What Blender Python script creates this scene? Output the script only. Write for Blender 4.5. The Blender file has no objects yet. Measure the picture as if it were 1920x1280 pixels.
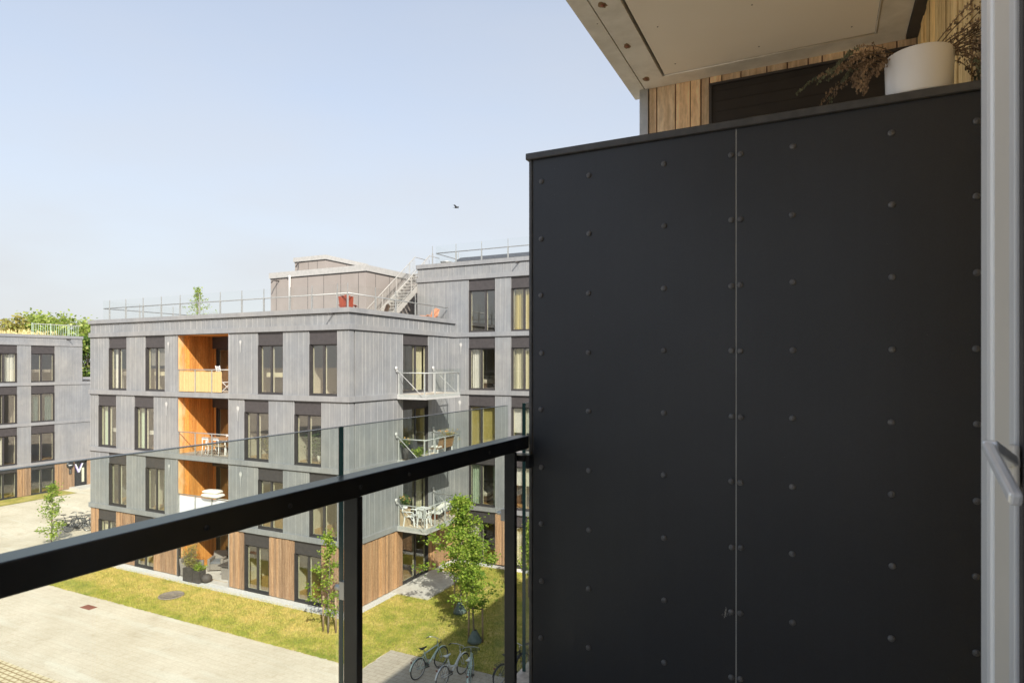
import bpy, math, random
import numpy as np
from mathutils import Vector, Matrix
from math import radians, sin, cos, pi

# ------------------------------------------------------------------ camera, world, sun
scene = bpy.context.scene
EYE_Z = 10.1
YAW = radians(26.1)
FPX = 1182.0
cam_d = bpy.data.cameras.new("camera")
cam = bpy.data.objects.new("camera", cam_d)
scene.collection.objects.link(cam)
cam.location = (0, 0, EYE_Z)
cam.rotation_euler = (radians(90), 0, YAW)
cam_d.sensor_width = 36
cam_d.lens = 36 * FPX / 1920
cam_d.shift_y = 44 / 1920
cam_d.clip_start = 0.05
cam_d.clip_end = 3000
cam_d.dof.use_dof = True
cam_d.dof.focus_distance = 7.0
cam_d.dof.aperture_fstop = 8.0
scene.camera = cam

SUN_TO = Vector((1.03, -1.0, 1.11)).normalized()
world = bpy.data.worlds.new("World"); scene.world = world
world.use_nodes = True
wn = world.node_tree
wn.nodes.clear()
sky = wn.nodes.new("ShaderNodeTexSky"); sky.sky_type = 'NISHITA'
sky.sun_disc = False
sky.sun_elevation = math.asin(SUN_TO.z)
sky.sun_rotation = math.atan2(SUN_TO.x, SUN_TO.y)
sky.altitude = 0; sky.air_density = .9; sky.dust_density = 1.0; sky.ozone_density = 1.0
bg = wn.nodes.new("ShaderNodeBackground"); bg.inputs[1].default_value = 0.147
wo = wn.nodes.new("ShaderNodeOutputWorld")
# hazy summer air: the clear sky fades to a pale milky veil towards the horizon
tcw = wn.nodes.new("ShaderNodeTexCoord"); sxw = wn.nodes.new("ShaderNodeSeparateXYZ"); wn.links.new(tcw.outputs['Generated'], sxw.inputs[0])
mrw = wn.nodes.new("ShaderNodeMapRange"); mrw.interpolation_type = 'SMOOTHSTEP'
mrw.inputs[1].default_value = 0.0; mrw.inputs[2].default_value = 0.85; mrw.inputs[3].default_value = 0.95; mrw.inputs[4].default_value = 0.22
wn.links.new(sxw.outputs[2], mrw.inputs[0])
hz_ = wn.nodes.new("ShaderNodeMix"); hz_.data_type = 'RGBA'; hz_.inputs[7].default_value = (2.52, 2.60, 2.78, 1)
nzw = wn.nodes.new("ShaderNodeTexNoise"); nzw.inputs['Scale'].default_value = 1.4; nzw.inputs['Detail'].default_value = 5
mpw = wn.nodes.new("ShaderNodeMapping"); mpw.inputs['Scale'].default_value = (1, 1, 3.2); wn.links.new(tcw.outputs['Generated'], mpw.inputs[0]); wn.links.new(mpw.outputs[0], nzw.inputs['Vector'])
adw = wn.nodes.new("ShaderNodeMath"); adw.operation = 'MULTIPLY_ADD'; adw.inputs[1].default_value = .55; adw.use_clamp = True
sbw = wn.nodes.new("ShaderNodeMath"); sbw.operation = 'SUBTRACT'; sbw.inputs[1].default_value = .5; wn.links.new(nzw.outputs['Fac'], sbw.inputs[0])
wn.links.new(sbw.outputs[0], adw.inputs[0]); wn.links.new(mrw.outputs[0], adw.inputs[2])
wn.links.new(adw.outputs[0], hz_.inputs[0]); wn.links.new(sky.outputs[0], hz_.inputs[6])
tn_ = wn.nodes.new('ShaderNodeMix'); tn_.data_type = 'RGBA'; tn_.blend_type = 'MULTIPLY'; tn_.inputs[0].default_value = 1; tn_.inputs[7].default_value = (.985, .968, .93, 1)
wn.links.new(hz_.outputs[2], tn_.inputs[6]); wn.links.new(tn_.outputs[2], bg.inputs[0]); wn.links.new(bg.outputs[0], wo.inputs[0])
sd = bpy.data.lights.new("sun", 'SUN'); sd.energy = 3.4; sd.angle = radians(0.55); sd.color = (1.0, 0.95, 0.87)
sun = bpy.data.objects.new("sun", sd); scene.collection.objects.link(sun)
sun.rotation_euler = (-SUN_TO).to_track_quat('-Z', 'Y').to_euler()
sun.location = (20, -20, 40)
scene.view_settings.view_transform = 'Standard'
scene.view_settings.look = 'None'
scene.view_settings.gamma = 1
scene.view_settings.exposure = 1.0
try:
    scene.cycles.max_bounces = 10; scene.cycles.transparent_max_bounces = 24
    scene.cycles.diffuse_bounces = 5
    scene.cycles.use_denoising = True
except Exception: pass

S_, C_ = sin(YAW), cos(YAW)
def ray(px):                      # horizontal direction through a photo column, forward part = 1
    x = (px - 960) / FPX
    return (-S_ + x * C_, C_ + x * S_)
def xY(px, Y): d = ray(px); return Y * d[0] / d[1]
def yX(px, X): d = ray(px); return X * d[1] / d[0]
def gnd(px, py, z=0.0):           # point on a horizontal level seen at a photo position
    t = (EYE_Z - z) * FPX / (py - 684); d = ray(px); return (d[0] * t, d[1] * t, z)
def atY(px, py, Y):
    d = ray(px); t = Y / d[1]; return (d[0] * t, Y, EYE_Z + (684 - py) * t / FPX)
def atX(px, py, X):
    d = ray(px); t = X / d[0]; return (X, d[1] * t, EYE_Z + (684 - py) * t / FPX)

# ------------------------------------------------------------------ materials
MATS = {}
def nodes_of(name):
    m = bpy.data.materials.new(name); m.use_nodes = True
    nt = m.node_tree; b = nt.nodes["Principled BSDF"]
    MATS[name] = m
    return m, nt, b
def N(nt, t, **kw):
    n = nt.nodes.new(t)
    for k, v in kw.items(): setattr(n, k, v)
    return n
def coords(nt, space='world', scale=(1, 1, 1), rot=(0, 0, 0)):
    mp = N(nt, "ShaderNodeMapping"); mp.inputs['Scale'].default_value = scale; mp.inputs['Rotation'].default_value = rot
    if space == 'world':
        g = N(nt, "ShaderNodeNewGeometry"); nt.links.new(g.outputs['Position'], mp.inputs[0])
    else:
        g = N(nt, "ShaderNodeTexCoord"); nt.links.new(g.outputs['Object'], mp.inputs[0])
    return mp.outputs[0]
def noise(nt, vec, scale, detail=4, rough=0.55):
    n = N(nt, "ShaderNodeTexNoise"); n.inputs['Scale'].default_value = scale; n.inputs['Detail'].default_value = detail
    n.inputs['Roughness'].default_value = rough; nt.links.new(vec, n.inputs['Vector']); return n.outputs['Fac']
def ramp(nt, fac, stops):
    r = N(nt, "ShaderNodeValToRGB"); el = r.color_ramp.elements
    while len(el) < len(stops): el.new(0.5)
    for e, (p, c) in zip(el, stops): e.position = p; e.color = (*c, 1)
    nt.links.new(fac, r.inputs[0]); return r.outputs[0]
def mixc(nt, fac, a, b, mode='MIX'):
    m = N(nt, "ShaderNodeMix", data_type='RGBA', blend_type=mode)
    if isinstance(fac, float): m.inputs[0].default_value = fac
    else: nt.links.new(fac, m.inputs[0])
    for i, v in ((6, a), (7, b)):
        if isinstance(v, tuple): m.inputs[i].default_value = (*v, 1)
        else: nt.links.new(v, m.inputs[i])
    return m.outputs[2]
def bump(nt, b, h, strength=0.3, dist=0.01):
    n = N(nt, "ShaderNodeBump"); n.inputs['Strength'].default_value = strength; n.inputs['Distance'].default_value = dist
    nt.links.new(h, n.inputs['Height']); nt.links.new(n.outputs[0], b.inputs['Normal']); return n
def island(nt):
    g = N(nt, "ShaderNodeNewGeometry"); return g.outputs['Random Per Island']

def simple(name, c1, c2=None, rough=0.5, metal=0.0, scale=6, sc=(1, 1, 1), space='world', bmp=0.0, spec=0.5, island_mix=0.0, lo=.35, hi=.65):
    m, nt, b = nodes_of(name)
    c2 = c2 or tuple(x * 0.85 for x in c1)
    v = coords(nt, space, sc); f = noise(nt, v, scale, 5)
    col = ramp(nt, f, [(lo, c1), (hi, c2)])
    if island_mix:
        i = island(nt)
        r = ramp(nt, i, [(0, (1 - island_mix,) * 3), (1, (1 + island_mix,) * 3)])
        col = mixc(nt, 1.0, col, r, 'MULTIPLY')
    nt.links.new(col, b.inputs['Base Color'])
    b.inputs['Roughness'].default_value = rough; b.inputs['Metallic'].default_value = metal
    b.inputs['Specular IOR Level'].default_value = spec
    if bmp: bump(nt, b, f, bmp, 0.01)
    return m

def zinc_mat(name, a, b_, metal=0.25):
    m, nt, b = nodes_of(name)
    v1 = coords(nt, 'world', (1, 1, .75)); f1 = noise(nt, v1, 1.1, 4, .5)
    col = ramp(nt, f1, [(.3, a), (.7, b_)])
    v2 = coords(nt, 'world', (1, 1, 1)); f2 = noise(nt, v2, 0.35, 3)
    tint = mixc(nt, .5, ramp(nt, noise(nt, coords(nt, "world", (1, 1, .8)), 2.6, 6, .7), [(.34, (.85, .86, .87)), (.66, (1.13, 1.13, 1.12))]), (1, 1, 1)); col = mixc(nt, 1.0, col, tint, "MULTIPLY")
    tint = ramp(nt, f2, [(.35, (.93, .95, .98)), (.65, (1.04, 1.02, .99))])
    col = mixc(nt, 1.0, col, tint, 'MULTIPLY')
    fv = noise(nt, coords(nt, 'world', (11, 11, .22)), 1.5, 4, .6)
    col = mixc(nt, 1.0, col, ramp(nt, fv, [(.32, (.90, .90, .91)), (.68, (1.08, 1.08, 1.075))]), 'MULTIPLY')
    i = island(nt)
    col = mixc(nt, 1.0, col, ramp(nt, i, [(0, (.96, .96, .965)), (1, (1.04, 1.04, 1.035))]), 'MULTIPLY')
    nt.links.new(col, b.inputs['Base Color'])
    f3 = noise(nt, v2, 9, 4)
    rr = N(nt, "ShaderNodeMapRange"); rr.inputs[3].default_value = .42; rr.inputs[4].default_value = .62
    nt.links.new(f3, rr.inputs[0]); nt.links.new(rr.outputs[0], b.inputs['Roughness'])
    b.inputs['Metallic'].default_value = metal
    bump(nt, b, f1, .12, .02)
    return m
zinc_mat("zinc", (.276, .280, .282), (.325, .325, .322))
zinc_mat("zinc_band", (.30, .30, .30), (.345, .343, .34))
zinc_mat("zinc_seam", (.37, .37, .365), (.43, .425, .415))
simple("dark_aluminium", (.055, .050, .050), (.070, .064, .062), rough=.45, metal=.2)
simple("dark_header", (.052, .046, .046), (.066, .058, .058), rough=.55)
simple("cream_paint", (.86, .83, .68), (.82, .78, .63), rough=.6)
simple("room_white", (.66, .62, .52), (.58, .54, .45), rough=.9, scale=1)
simple("room_bright", (.80, .77, .66), (.74, .70, .58), rough=.9, scale=1)
simple("stair_steel", (.46, .44, .40), (.40, .385, .35), rough=.5, metal=.2)
simple("oak_floor", (.55, .35, .14), (.42, .26, .10), rough=.5, sc=(1, 8, 1), scale=2)
simple("brown_panel", (.280, .245, .218), (.305, .268, .24), rough=.65, scale=1.5)
simple("cap_metal", (.42, .41, .38), (.50, .48, .45), rough=.5, metal=.2)
simple("galvanised", (.50, .49, .46), (.40, .40, .385), rough=.45, metal=.5, scale=14)
simple("galvanised_pale", (.62, .61, .58), (.52, .52, .50), rough=.5, metal=.25, scale=14)
simple("concrete_pale", (.60, .56, .50), (.50, .46, .41), rough=.9, scale=3, bmp=.2)
simple("gravel", (.74, .72, .69), (.44, .42, .39), rough=.95, scale=22, bmp=.8)
simple("white_plastic", (.80, .80, .78), (.74, .74, .72), rough=.4, space='object')
simple("white_ceramic", (.93, .92, .91), (.91, .90, .88), rough=.35, space='object', scale=3)
simple("white_metal", (.78, .77, .74), (.70, .69, .66), rough=.45, space='object')
simple("black_plastic", (.025, .025, .026), (.04, .04, .04), rough=.5, space='object')
simple("rubber", (.03, .03, .03), (.045, .043, .04), rough=.85, space='object')
simple("steel_bright", (.55, .55, .56), (.45, .45, .46), rough=.3, metal=.9, space='object')
simple("orange_wood", (.38, .075, .035), (.30, .055, .028), rough=.6, space='object', scale=9)
simple("orange_pale", (.74, .34, .18), (.66, .28, .14), rough=.6, space='object', scale=9)
simple("dark_wood", (.11, .075, .05), (.16, .10, .07), rough=.65, space='object')
simple("teak", (.42, .24, .11), (.30, .16, .07), rough=.6, space='object', sc=(1, 6, 6))
simple("pale_wood", (.55, .42, .27), (.45, .33, .2), rough=.6, space='object', sc=(1, 6, 6))
simple("rattan", (.20, .175, .15), (.30, .265, .23), rough=.8, space='object', scale=40, bmp=.5)
simple("rattan_dark", (.06, .05, .045), (.10, .085, .075), rough=.7, space='object', scale=40, bmp=.5)
simple("cushion_cloth", (.78, .75, .68), (.68, .65, .58), rough=.95, space='object', scale=8, bmp=.3)
simple("grey_cloth", (.14, .15, .16), (.20, .20, .21), rough=.95, space='object')
simple("terracotta", (.45, .17, .07), (.36, .13, .06), rough=.8, space='object')
simple("planter_dark", (.05, .045, .042), (.08, .07, .065), rough=.7, space='object')
simple("bark", (.16, .12, .085), (.26, .21, .16), rough=.9, space='object', scale=20, bmp=.5)
simple("stake_wood", (.42, .30, .19), (.34, .24, .15), rough=.85, space='object', scale=12)
simple("water_bag", (.08, .12, .105), (.15, .18, .165), rough=.6, space='object')
simple("mint_paint", (.62, .74, .66), (.57, .69, .61), rough=.3, space='object', metal=.1)
simple("white_paint", (.86, .85, .83), (.80, .79, .77), rough=.3, space='object')
simple("black_paint", (.03, .03, .032), (.05, .05, .05), rough=.35, space='object')
simple("blue_paint", (.06, .09, .15), (.08, .1, .16), rough=.35, space='object')
simple("leather_brown", (.20, .09, .05), (.16, .07, .04), rough=.6, space='object')
simple("curtain_cream", (.74, .70, .54), (.68, .64, .48), rough=.9, scale=3, sc=(4, 4, .3))
simple("curtain_white", (.80, .80, .78), (.72, .72, .70), rough=.9, scale=3, sc=(4, 4, .3))
simple("curtain_mint", (.55, .66, .54), (.46, .58, .47), rough=.9, scale=3, sc=(4, 4, .3))
simple("curtain_teal", (.06, .11, .11), (.09, .15, .15), rough=.9, scale=3, sc=(4, 4, .3))
simple("curtain_grey", (.25, .23, .21), (.33, .30, .28), rough=.9, scale=3, sc=(4, 4, .3))
simple("curtain_ochre", (.52, .42, .14), (.60, .50, .20), rough=.9, scale=3, sc=(4, 4, .3))
simple("manhole_iron", (.20, .16, .13), (.28, .23, .19), rough=.8, scale=8, bmp=.4)
simple("rust_iron", (.30, .11, .07), (.22, .08, .05), rough=.8, scale=9)
simple("stain_white", (.42, .42, .41), (.37, .37, .36), rough=.8, scale=10)
simple("vent_pale", (.56, .55, .52), (.46, .45, .43), rough=.6)
simple("solar_dark", (.05, .052, .055), (.08, .08, .08), rough=.5)
simple("sign_dark", (.03, .028, .028), (.045, .04, .04), rough=.4)
simple("sign_white", (.85, .83, .88), (.8, .78, .84), rough=.4)
simple("sign_violet", (.30, .20, .55), (.26, .17, .5), rough=.4)
simple("terracotta_paver", (.5, .3, .2), (.45, .26, .18), rough=.9)
simple("bird_dark", (.03, .03, .03), (.05, .05, .05), rough=.8, space='object')
simple("dry_stem", (.20, .13, .07), (.13, .085, .05), rough=.9, space='object', scale=12)
simple("dry_bloom", (.38, .28, .19), (.24, .17, .11), rough=.9, space='object', scale=14, island_mix=.45)
simple("dry_green", (.12, .15, .10), (.20, .21, .13), rough=.9, space='object', scale=10, island_mix=.4)
simple("straw", (.55, .46, .22), (.42, .36, .16), rough=.95, island_mix=.3)
simple("reed", (.70, .52, .24), (.58, .40, .16), rough=.9, sc=(30, 30, 2.5), scale=2.5, island_mix=.15, bmp=.4)
simple("soil", (.06, .045, .03), (.1, .075, .05), rough=.95)
simple("flower_orange", (.8, .35, .08), (.75, .5, .2), rough=.8, island_mix=.3)
simple("flower_white", (.85, .82, .75), (.8, .75, .65), rough=.8)

def wood_mat(name, a, b_, c, patch=None, rough=.75, grain=(14, 14, .7)):
    m, nt, b = nodes_of(name)
    v = coords(nt, 'world', grain); f = noise(nt, v, 2.2, 6, .65)
    col = ramp(nt, f, [(.28, a), (.5, b_), (.72, c)])
    i = island(nt)
    col = mixc(nt, 1.0, col, ramp(nt, i, [(0, (.72, .72, .74)), (.5, (1, 1, 1)), (1, (1.28, 1.22, 1.12))]), 'MULTIPLY')
    fk = noise(nt, coords(nt, 'world', (22, 22, 6)), 2.0, 3, .6)
    col = mixc(nt, 1.0, col, ramp(nt, fk, [(.35, (.84, .82, .80)), (.66, (1.16, 1.16, 1.16))]), 'MULTIPLY')
    kv = coords(nt, 'world', (1, 1, .45)); k = N(nt, "ShaderNodeTexVoronoi"); k.inputs['Scale'].default_value = 5.0
    nt.links.new(kv, k.inputs['Vector'])
    kf = N(nt, "ShaderNodeMapRange"); kf.inputs[1].default_value = .02; kf.inputs[2].default_value = .10
    nt.links.new(k.outputs['Distance'], kf.inputs[0])
    col = mixc(nt, kf.outputs[0], tuple(x * .4 for x in a), col)
    if patch:          # sun-bleached boards near the open front
        g = N(nt, "ShaderNodeNewGeometry"); sx = N(nt, "ShaderNodeSeparateXYZ"); nt.links.new(g.outputs['Position'], sx.inputs[0])
        nz = noise(nt, coords(nt, 'world', (3, 3, 1.2)), 1.2, 5)
        ad = N(nt, "ShaderNodeMath", operation='MULTIPLY_ADD'); nt.links.new(nz, ad.inputs[0]); ad.inputs[1].default_value = 1.1; nt.links.new(sx.outputs[1], ad.inputs[2])
        mr = N(nt, "ShaderNodeMapRange"); mr.inputs[1].default_value = 20.5; mr.inputs[2].default_value = 20.95; mr.inputs[3].default_value = .75; mr.inputs[4].default_value = 0
        nt.links.new(ad.outputs[0], mr.inputs[0]); col = mixc(nt, mr.outputs[0], col, patch)
    nt.links.new(col, b.inputs['Base Color']); b.inputs['Roughness'].default_value = rough
    bump(nt, b, f, .3, .004)
    return m
wood_mat("wood_weathered", (.27, .155, .09), (.40, .245, .145), (.54, .365, .235))
wood_mat("wood_amber", (.30, .165, .085), (.44, .26, .14), (.58, .37, .22))
wood_mat("wood_orange", (.56, .20, .035), (.70, .30, .065), (.84, .44, .13), patch=(.84, .62, .36))
wood_mat("wood_larch", (.62, .42, .25), (.80, .60, .38), (.92, .75, .53))
wood_mat("wood_slats", (.60, .42, .18), (.74, .55, .26), (.85, .66, .36))
simple("fence_green", (.50, .62, .48), (.44, .56, .42), rough=.6)
wood_mat("deck_board", (.44, .37, .29), (.56, .48, .38), (.66, .58, .48), grain=(2, 14, 2))

def glass_mat(name, tint, ior=1.5, rough=0.0, gain=1.0):
    m, nt, b = nodes_of(name); nt.nodes.remove(b)
    out = nt.nodes["Material Output"]
    tr = N(nt, "ShaderNodeBsdfTransparent"); tr.inputs[0].default_value = (*tint, 1)
    gl = N(nt, "ShaderNodeBsdfGlossy"); gl.inputs['Roughness'].default_value = rough
    gl.inputs['Color'].default_value = (1, 1, 1, 1)
    fr = N(nt, "ShaderNodeLayerWeight"); fr.inputs[0].default_value = .5
    pw = N(nt, "ShaderNodeMath", operation='POWER'); pw.inputs[1].default_value = 4.5; nt.links.new(fr.outputs['Facing'], pw.inputs[0])
    mm = N(nt, "ShaderNodeMapRange"); mm.inputs[3].default_value = .045*gain; mm.inputs[4].default_value = .75
    nt.links.new(pw.outputs[0], mm.inputs[0])
    mx = N(nt, "ShaderNodeMixShader"); nt.links.new(mm.outputs[0], mx.inputs[0])
    nt.links.new(tr.outputs[0], mx.inputs[1]); nt.links.new(gl.outputs[0], mx.inputs[2])
    nt.links.new(mx.outputs[0], out.inputs[0])
    return m
glass_mat("window_glass", (.90, .90, .86), 1.55, 0, 2.5)
glass_mat("clear_glass", (.985, .99, .987), 1.45, 0, .3)
glass_mat("balcony_glass", (.965, .975, .97), 1.45, 0, .4)
glass_mat("rail_glass", (.915, .95, .925), 1.5, 0, 1.0)
simple("glass_edge", (.010, .045, .040), (.015, .06, .055), rough=.15)
simple("glass_edge_top", (.10, .13, .12), (.14, .17, .16), rough=.25)

def leaf_mat(name, c1, c2, c3):
    m, nt, b = nodes_of(name)
    i = island(nt)
    col = ramp(nt, i, [(0, c1), (.5, c2), (1, c3)])
    nt.links.new(col, b.inputs['Base Color']); b.inputs['Roughness'].default_value = .55
    b.inputs['Specular IOR Level'].default_value = .3
    out = nt.nodes["Material Output"]
    tl = N(nt, "ShaderNodeBsdfTranslucent"); nt.links.new(col, tl.inputs[0])
    mx = N(nt, "ShaderNodeMixShader"); mx.inputs[0].default_value = .4
    nt.links.new(b.outputs[0], mx.inputs[1]); nt.links.new(tl.outputs[0], mx.inputs[2]); nt.links.new(mx.outputs[0], out.inputs[0])
    return m
leaf_mat("leaf_young", (.12, .21, .025), (.28, .39, .04), (.48, .54, .10))
leaf_mat("leaf_dark", (.05, .11, .025), (.10, .18, .04), (.18, .26, .06))
leaf_mat("leaf_far", (.20, .30, .05), (.34, .42, .08), (.46, .50, .16))
leaf_mat("leaf_yellow", (.35, .32, .08), (.45, .38, .12), (.3, .34, .07))
leaf_mat("leaf_blue", (.12, .22, .12), (.18, .30, .16), (.26, .38, .2))

def grass_mats():
    m, nt, b = nodes_of("lawn_soil")
    v = coords(nt); f = noise(nt, v, 1.3, 6, .7); f2 = noise(nt, v, 9, 4)
    col = ramp(nt, f, [(.36, (.26, .26, .05)), (.50, (.42, .35, .08)), (.64, (.54, .42, .15))])
    col = mixc(nt, 1.0, col, ramp(nt, f2, [(.3, (.7, .72, .7)), (.7, (1.15, 1.12, 1.05))]), 'MULTIPLY')
    nt.links.new(col, b.inputs['Base Color']); b.inputs['Roughness'].default_value = .95
    bump(nt, b, f2, .8, .04)
    m, nt, b = nodes_of("grass_blade")
    v = coords(nt); f = noise(nt, v, 1.3, 6, .7)
    # drier straw-coloured towards the front strip of the lawn, greener in the courtyard
    g = N(nt, "ShaderNodeNewGeometry"); sx = N(nt, "ShaderNodeSeparateXYZ"); nt.links.new(g.outputs['Position'], sx.inputs[0])
    mr = N(nt, "ShaderNodeMapRange"); mr.inputs[1].default_value = -17.5; mr.inputs[2].default_value = -13.5
    mr.inputs[3].default_value = .05; mr.inputs[4].default_value = -.09
    nt.links.new(sx.outputs[0], mr.inputs[0])
    my = N(nt, "ShaderNodeMapRange"); my.inputs[1].default_value = 16.6; my.inputs[2].default_value = 17.9
    my.inputs[3].default_value = -.11; my.inputs[4].default_value = .03; nt.links.new(sx.outputs[1], my.inputs[0])
    fs = N(nt, "ShaderNodeMath", operation='MULTIPLY_ADD'); nt.links.new(f, fs.inputs[0]); fs.inputs[1].default_value = .62; fs.inputs[2].default_value = .19
    a0 = N(nt, "ShaderNodeMath", operation='ADD'); nt.links.new(fs.outputs[0], a0.inputs[0]); nt.links.new(my.outputs[0], a0.inputs[1])
    ad = N(nt, "ShaderNodeMath", operation='ADD'); nt.links.new(a0.outputs[0], ad.inputs[0]); nt.links.new(mr.outputs[0], ad.inputs[1])
    col = ramp(nt, ad.outputs[0], [(.35, (.23, .28, .035)), (.48, (.40, .385, .07)), (.61, (.60, .46, .15))])
    col = mixc(nt, 1.0, col, ramp(nt, island(nt), [(0, (.65, .7, .6)), (1, (1.25, 1.2, 1.1))]), 'MULTIPLY')
    nt.links.new(col, b.inputs['Base Color']); b.inputs['Roughness'].default_value = .8
grass_mats()

def paver_mat(name, c1, c2, joint, bw, bh, mortar=.008, streak=True, rot=0.0):
    m, nt, b = nodes_of(name)
    v = coords(nt, 'world', (1, 1, 1), (0, 0, rot))
    br = N(nt, "ShaderNodeTexBrick"); br.inputs['Scale'].default_value = 1
    br.inputs['Brick Width'].default_value = bw; br.inputs['Row Height'].default_value = bh
    br.inputs['Mortar Size'].default_value = mortar; br.inputs['Mortar Smooth'].default_value = .3
    br.inputs['Color1'].default_value = (*c1, 1); br.inputs['Color2'].default_value = (*c2, 1); br.inputs['Mortar'].default_value = (*joint, 1)
    nt.links.new(v, br.inputs['Vector'])
    f = noise(nt, v, .45, 5, .6)
    col = mixc(nt, 1.0, br.outputs[0], ramp(nt, f, [(.3, (.88, .86, .82)), (.7, (1.08, 1.08, 1.08))]), 'MULTIPLY')
    if streak:
        v2 = coords(nt, 'world', (.22, 1.6, 1)); f2 = noise(nt, v2, .9, 3)
        s = N(nt, "ShaderNodeMapRange"); s.inputs[1].default_value = .54; s.inputs[2].default_value = .70; s.inputs[4].default_value = .5
        nt.links.new(f2, s.inputs[0]); col = mixc(nt, s.outputs[0], col, (.72, .68, .57))
    st = noise(nt, v, 1.7, 7, .72)
    col = mixc(nt, 1.0, col, ramp(nt, st, [(.30, (.84, .80, .76)), (.46, (1, 1, 1))]), 'MULTIPLY')
    f3 = noise(nt, v, 14, 3)
    col = mixc(nt, 1.0, col, ramp(nt, f3, [(.3, (.93, .92, .9)), (.7, (1.05, 1.05, 1.05))]), 'MULTIPLY')
    nt.links.new(col, b.inputs['Base Color']); b.inputs['Roughness'].default_value = .9
    bump(nt, b, br.outputs['Fac'], -.3, .006)
    return m
paver_mat("plaza_paving", (.66, .575, .455), (.64, .55, .43), (.555, .46, .35), .42, .21)
paver_mat("cobble_paving", (.70, .60, .40), (.66, .55, .36), (.36, .26, .14), .30, .17, .03, False)
paver_mat("bike_paving", (.50, .43, .35), (.45, .385, .31), (.32, .26, .20), .4, .2, .01, False)

# near things in shade
def screen_mat():
    m, nt, b = nodes_of("screen_laminate")
    v = coords(nt); f = noise(nt, v, 420, 2); f2 = noise(nt, v, 1.3, 3)
    col = ramp(nt, f, [(.3, (.013, .016, .022)), (.7, (.022, .0255, .034))])
    rm = noise(nt, coords(nt, 'world', (26, 26, 1.1)), 1.3, 5, .65); rd = noise(nt, v, 2.2, 6, .7)
    col = mixc(nt, 1.0, col, ramp(nt, rm, [(.40, (1, 1, 1)), (.72, (1.10, 1.10, 1.09))]), 'MULTIPLY')
    col = mixc(nt, 1.0, col, ramp(nt, rd, [(.38, (.93, .93, .93)), (.68, (1.10, 1.10, 1.09))]), 'MULTIPLY')
    bp = N(nt, "ShaderNodeTexVoronoi"); bp.inputs['Scale'].default_value = 34; nt.links.new(v, bp.inputs['Vector'])
    bs = N(nt, "ShaderNodeMapRange"); bs.inputs[1].default_value = .035; bs.inputs[2].default_value = .055; bs.inputs[3].default_value = .5; bs.inputs[4].default_value = 0
    nt.links.new(bp.outputs['Distance'], bs.inputs[0])
    gt_ = N(nt, "ShaderNodeMath", operation='GREATER_THAN'); gt_.inputs[1].default_value = .93; sc_ = N(nt, "ShaderNodeSeparateColor"); nt.links.new(bp.outputs['Color'], sc_.inputs[0]); nt.links.new(sc_.outputs[0], gt_.inputs[0])
    ml = N(nt, "ShaderNodeMath", operation='MULTIPLY'); nt.links.new(bs.outputs[0], ml.inputs[0]); nt.links.new(gt_.outputs[0], ml.inputs[1])
    col = mixc(nt, ml.outputs[0], col, (.16, .155, .15))
    nt.links.new(col, b.inputs['Base Color'])
    rr = N(nt, "ShaderNodeMapRange"); rr.inputs[3].default_value = .36; rr.inputs[4].default_value = .56
    nt.links.new(f2, rr.inputs[0]); nt.links.new(rr.outputs[0], b.inputs['Roughness'])
    b.inputs['Specular IOR Level'].default_value = .62
    bump(nt, b, f, .08, .001)
screen_mat()
simple("screen_cap", (.06, .06, .062), (.085, .085, .086), rough=.45, scale=25)
simple("screen_rivet", (.15, .155, .165), (.09, .09, .095), rough=.28, space='object', scale=30)
simple("rail_paint", (.008, .009, .011), (.012, .013, .016), rough=.4, scale=18, spec=.35)
MATS["rail_paint"].node_tree.nodes["Principled BSDF"].inputs['Coat Weight'].default_value = .55
MATS["rail_paint"].node_tree.nodes["Principled BSDF"].inputs['Coat Roughness'].default_value = .22
simple("soffit_board", (.92, .86, .76), (.89, .82, .71), rough=.9, scale=1.2, bmp=.05)
simple("soffit_edge", (.88, .85, .78), (.72, .69, .62), rough=.6, scale=7, metal=.15, bmp=.15)
simple("rust_spot", (.20, .11, .05), (.32, .22, .12), rough=.9, scale=40)
simple("dark_blind", (.022, .018, .016), (.03, .025, .022), rough=.6)
simple("door_highlight", (.88, .90, .93), (.86, .88, .91), rough=.28, metal=.0)
simple("door_beige", (.62, .59, .54), (.64, .61, .56), rough=.5)
simple("door_grey", (.60, .615, .64), (.62, .635, .66), rough=.45)
simple("door_seal", (.05, .045, .045), (.06, .055, .055), rough=.7)
simple("brushed_handle", (.88, .90, .94), (.84, .87, .92), rough=.22, metal=.3, space='object', scale=30)

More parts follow.
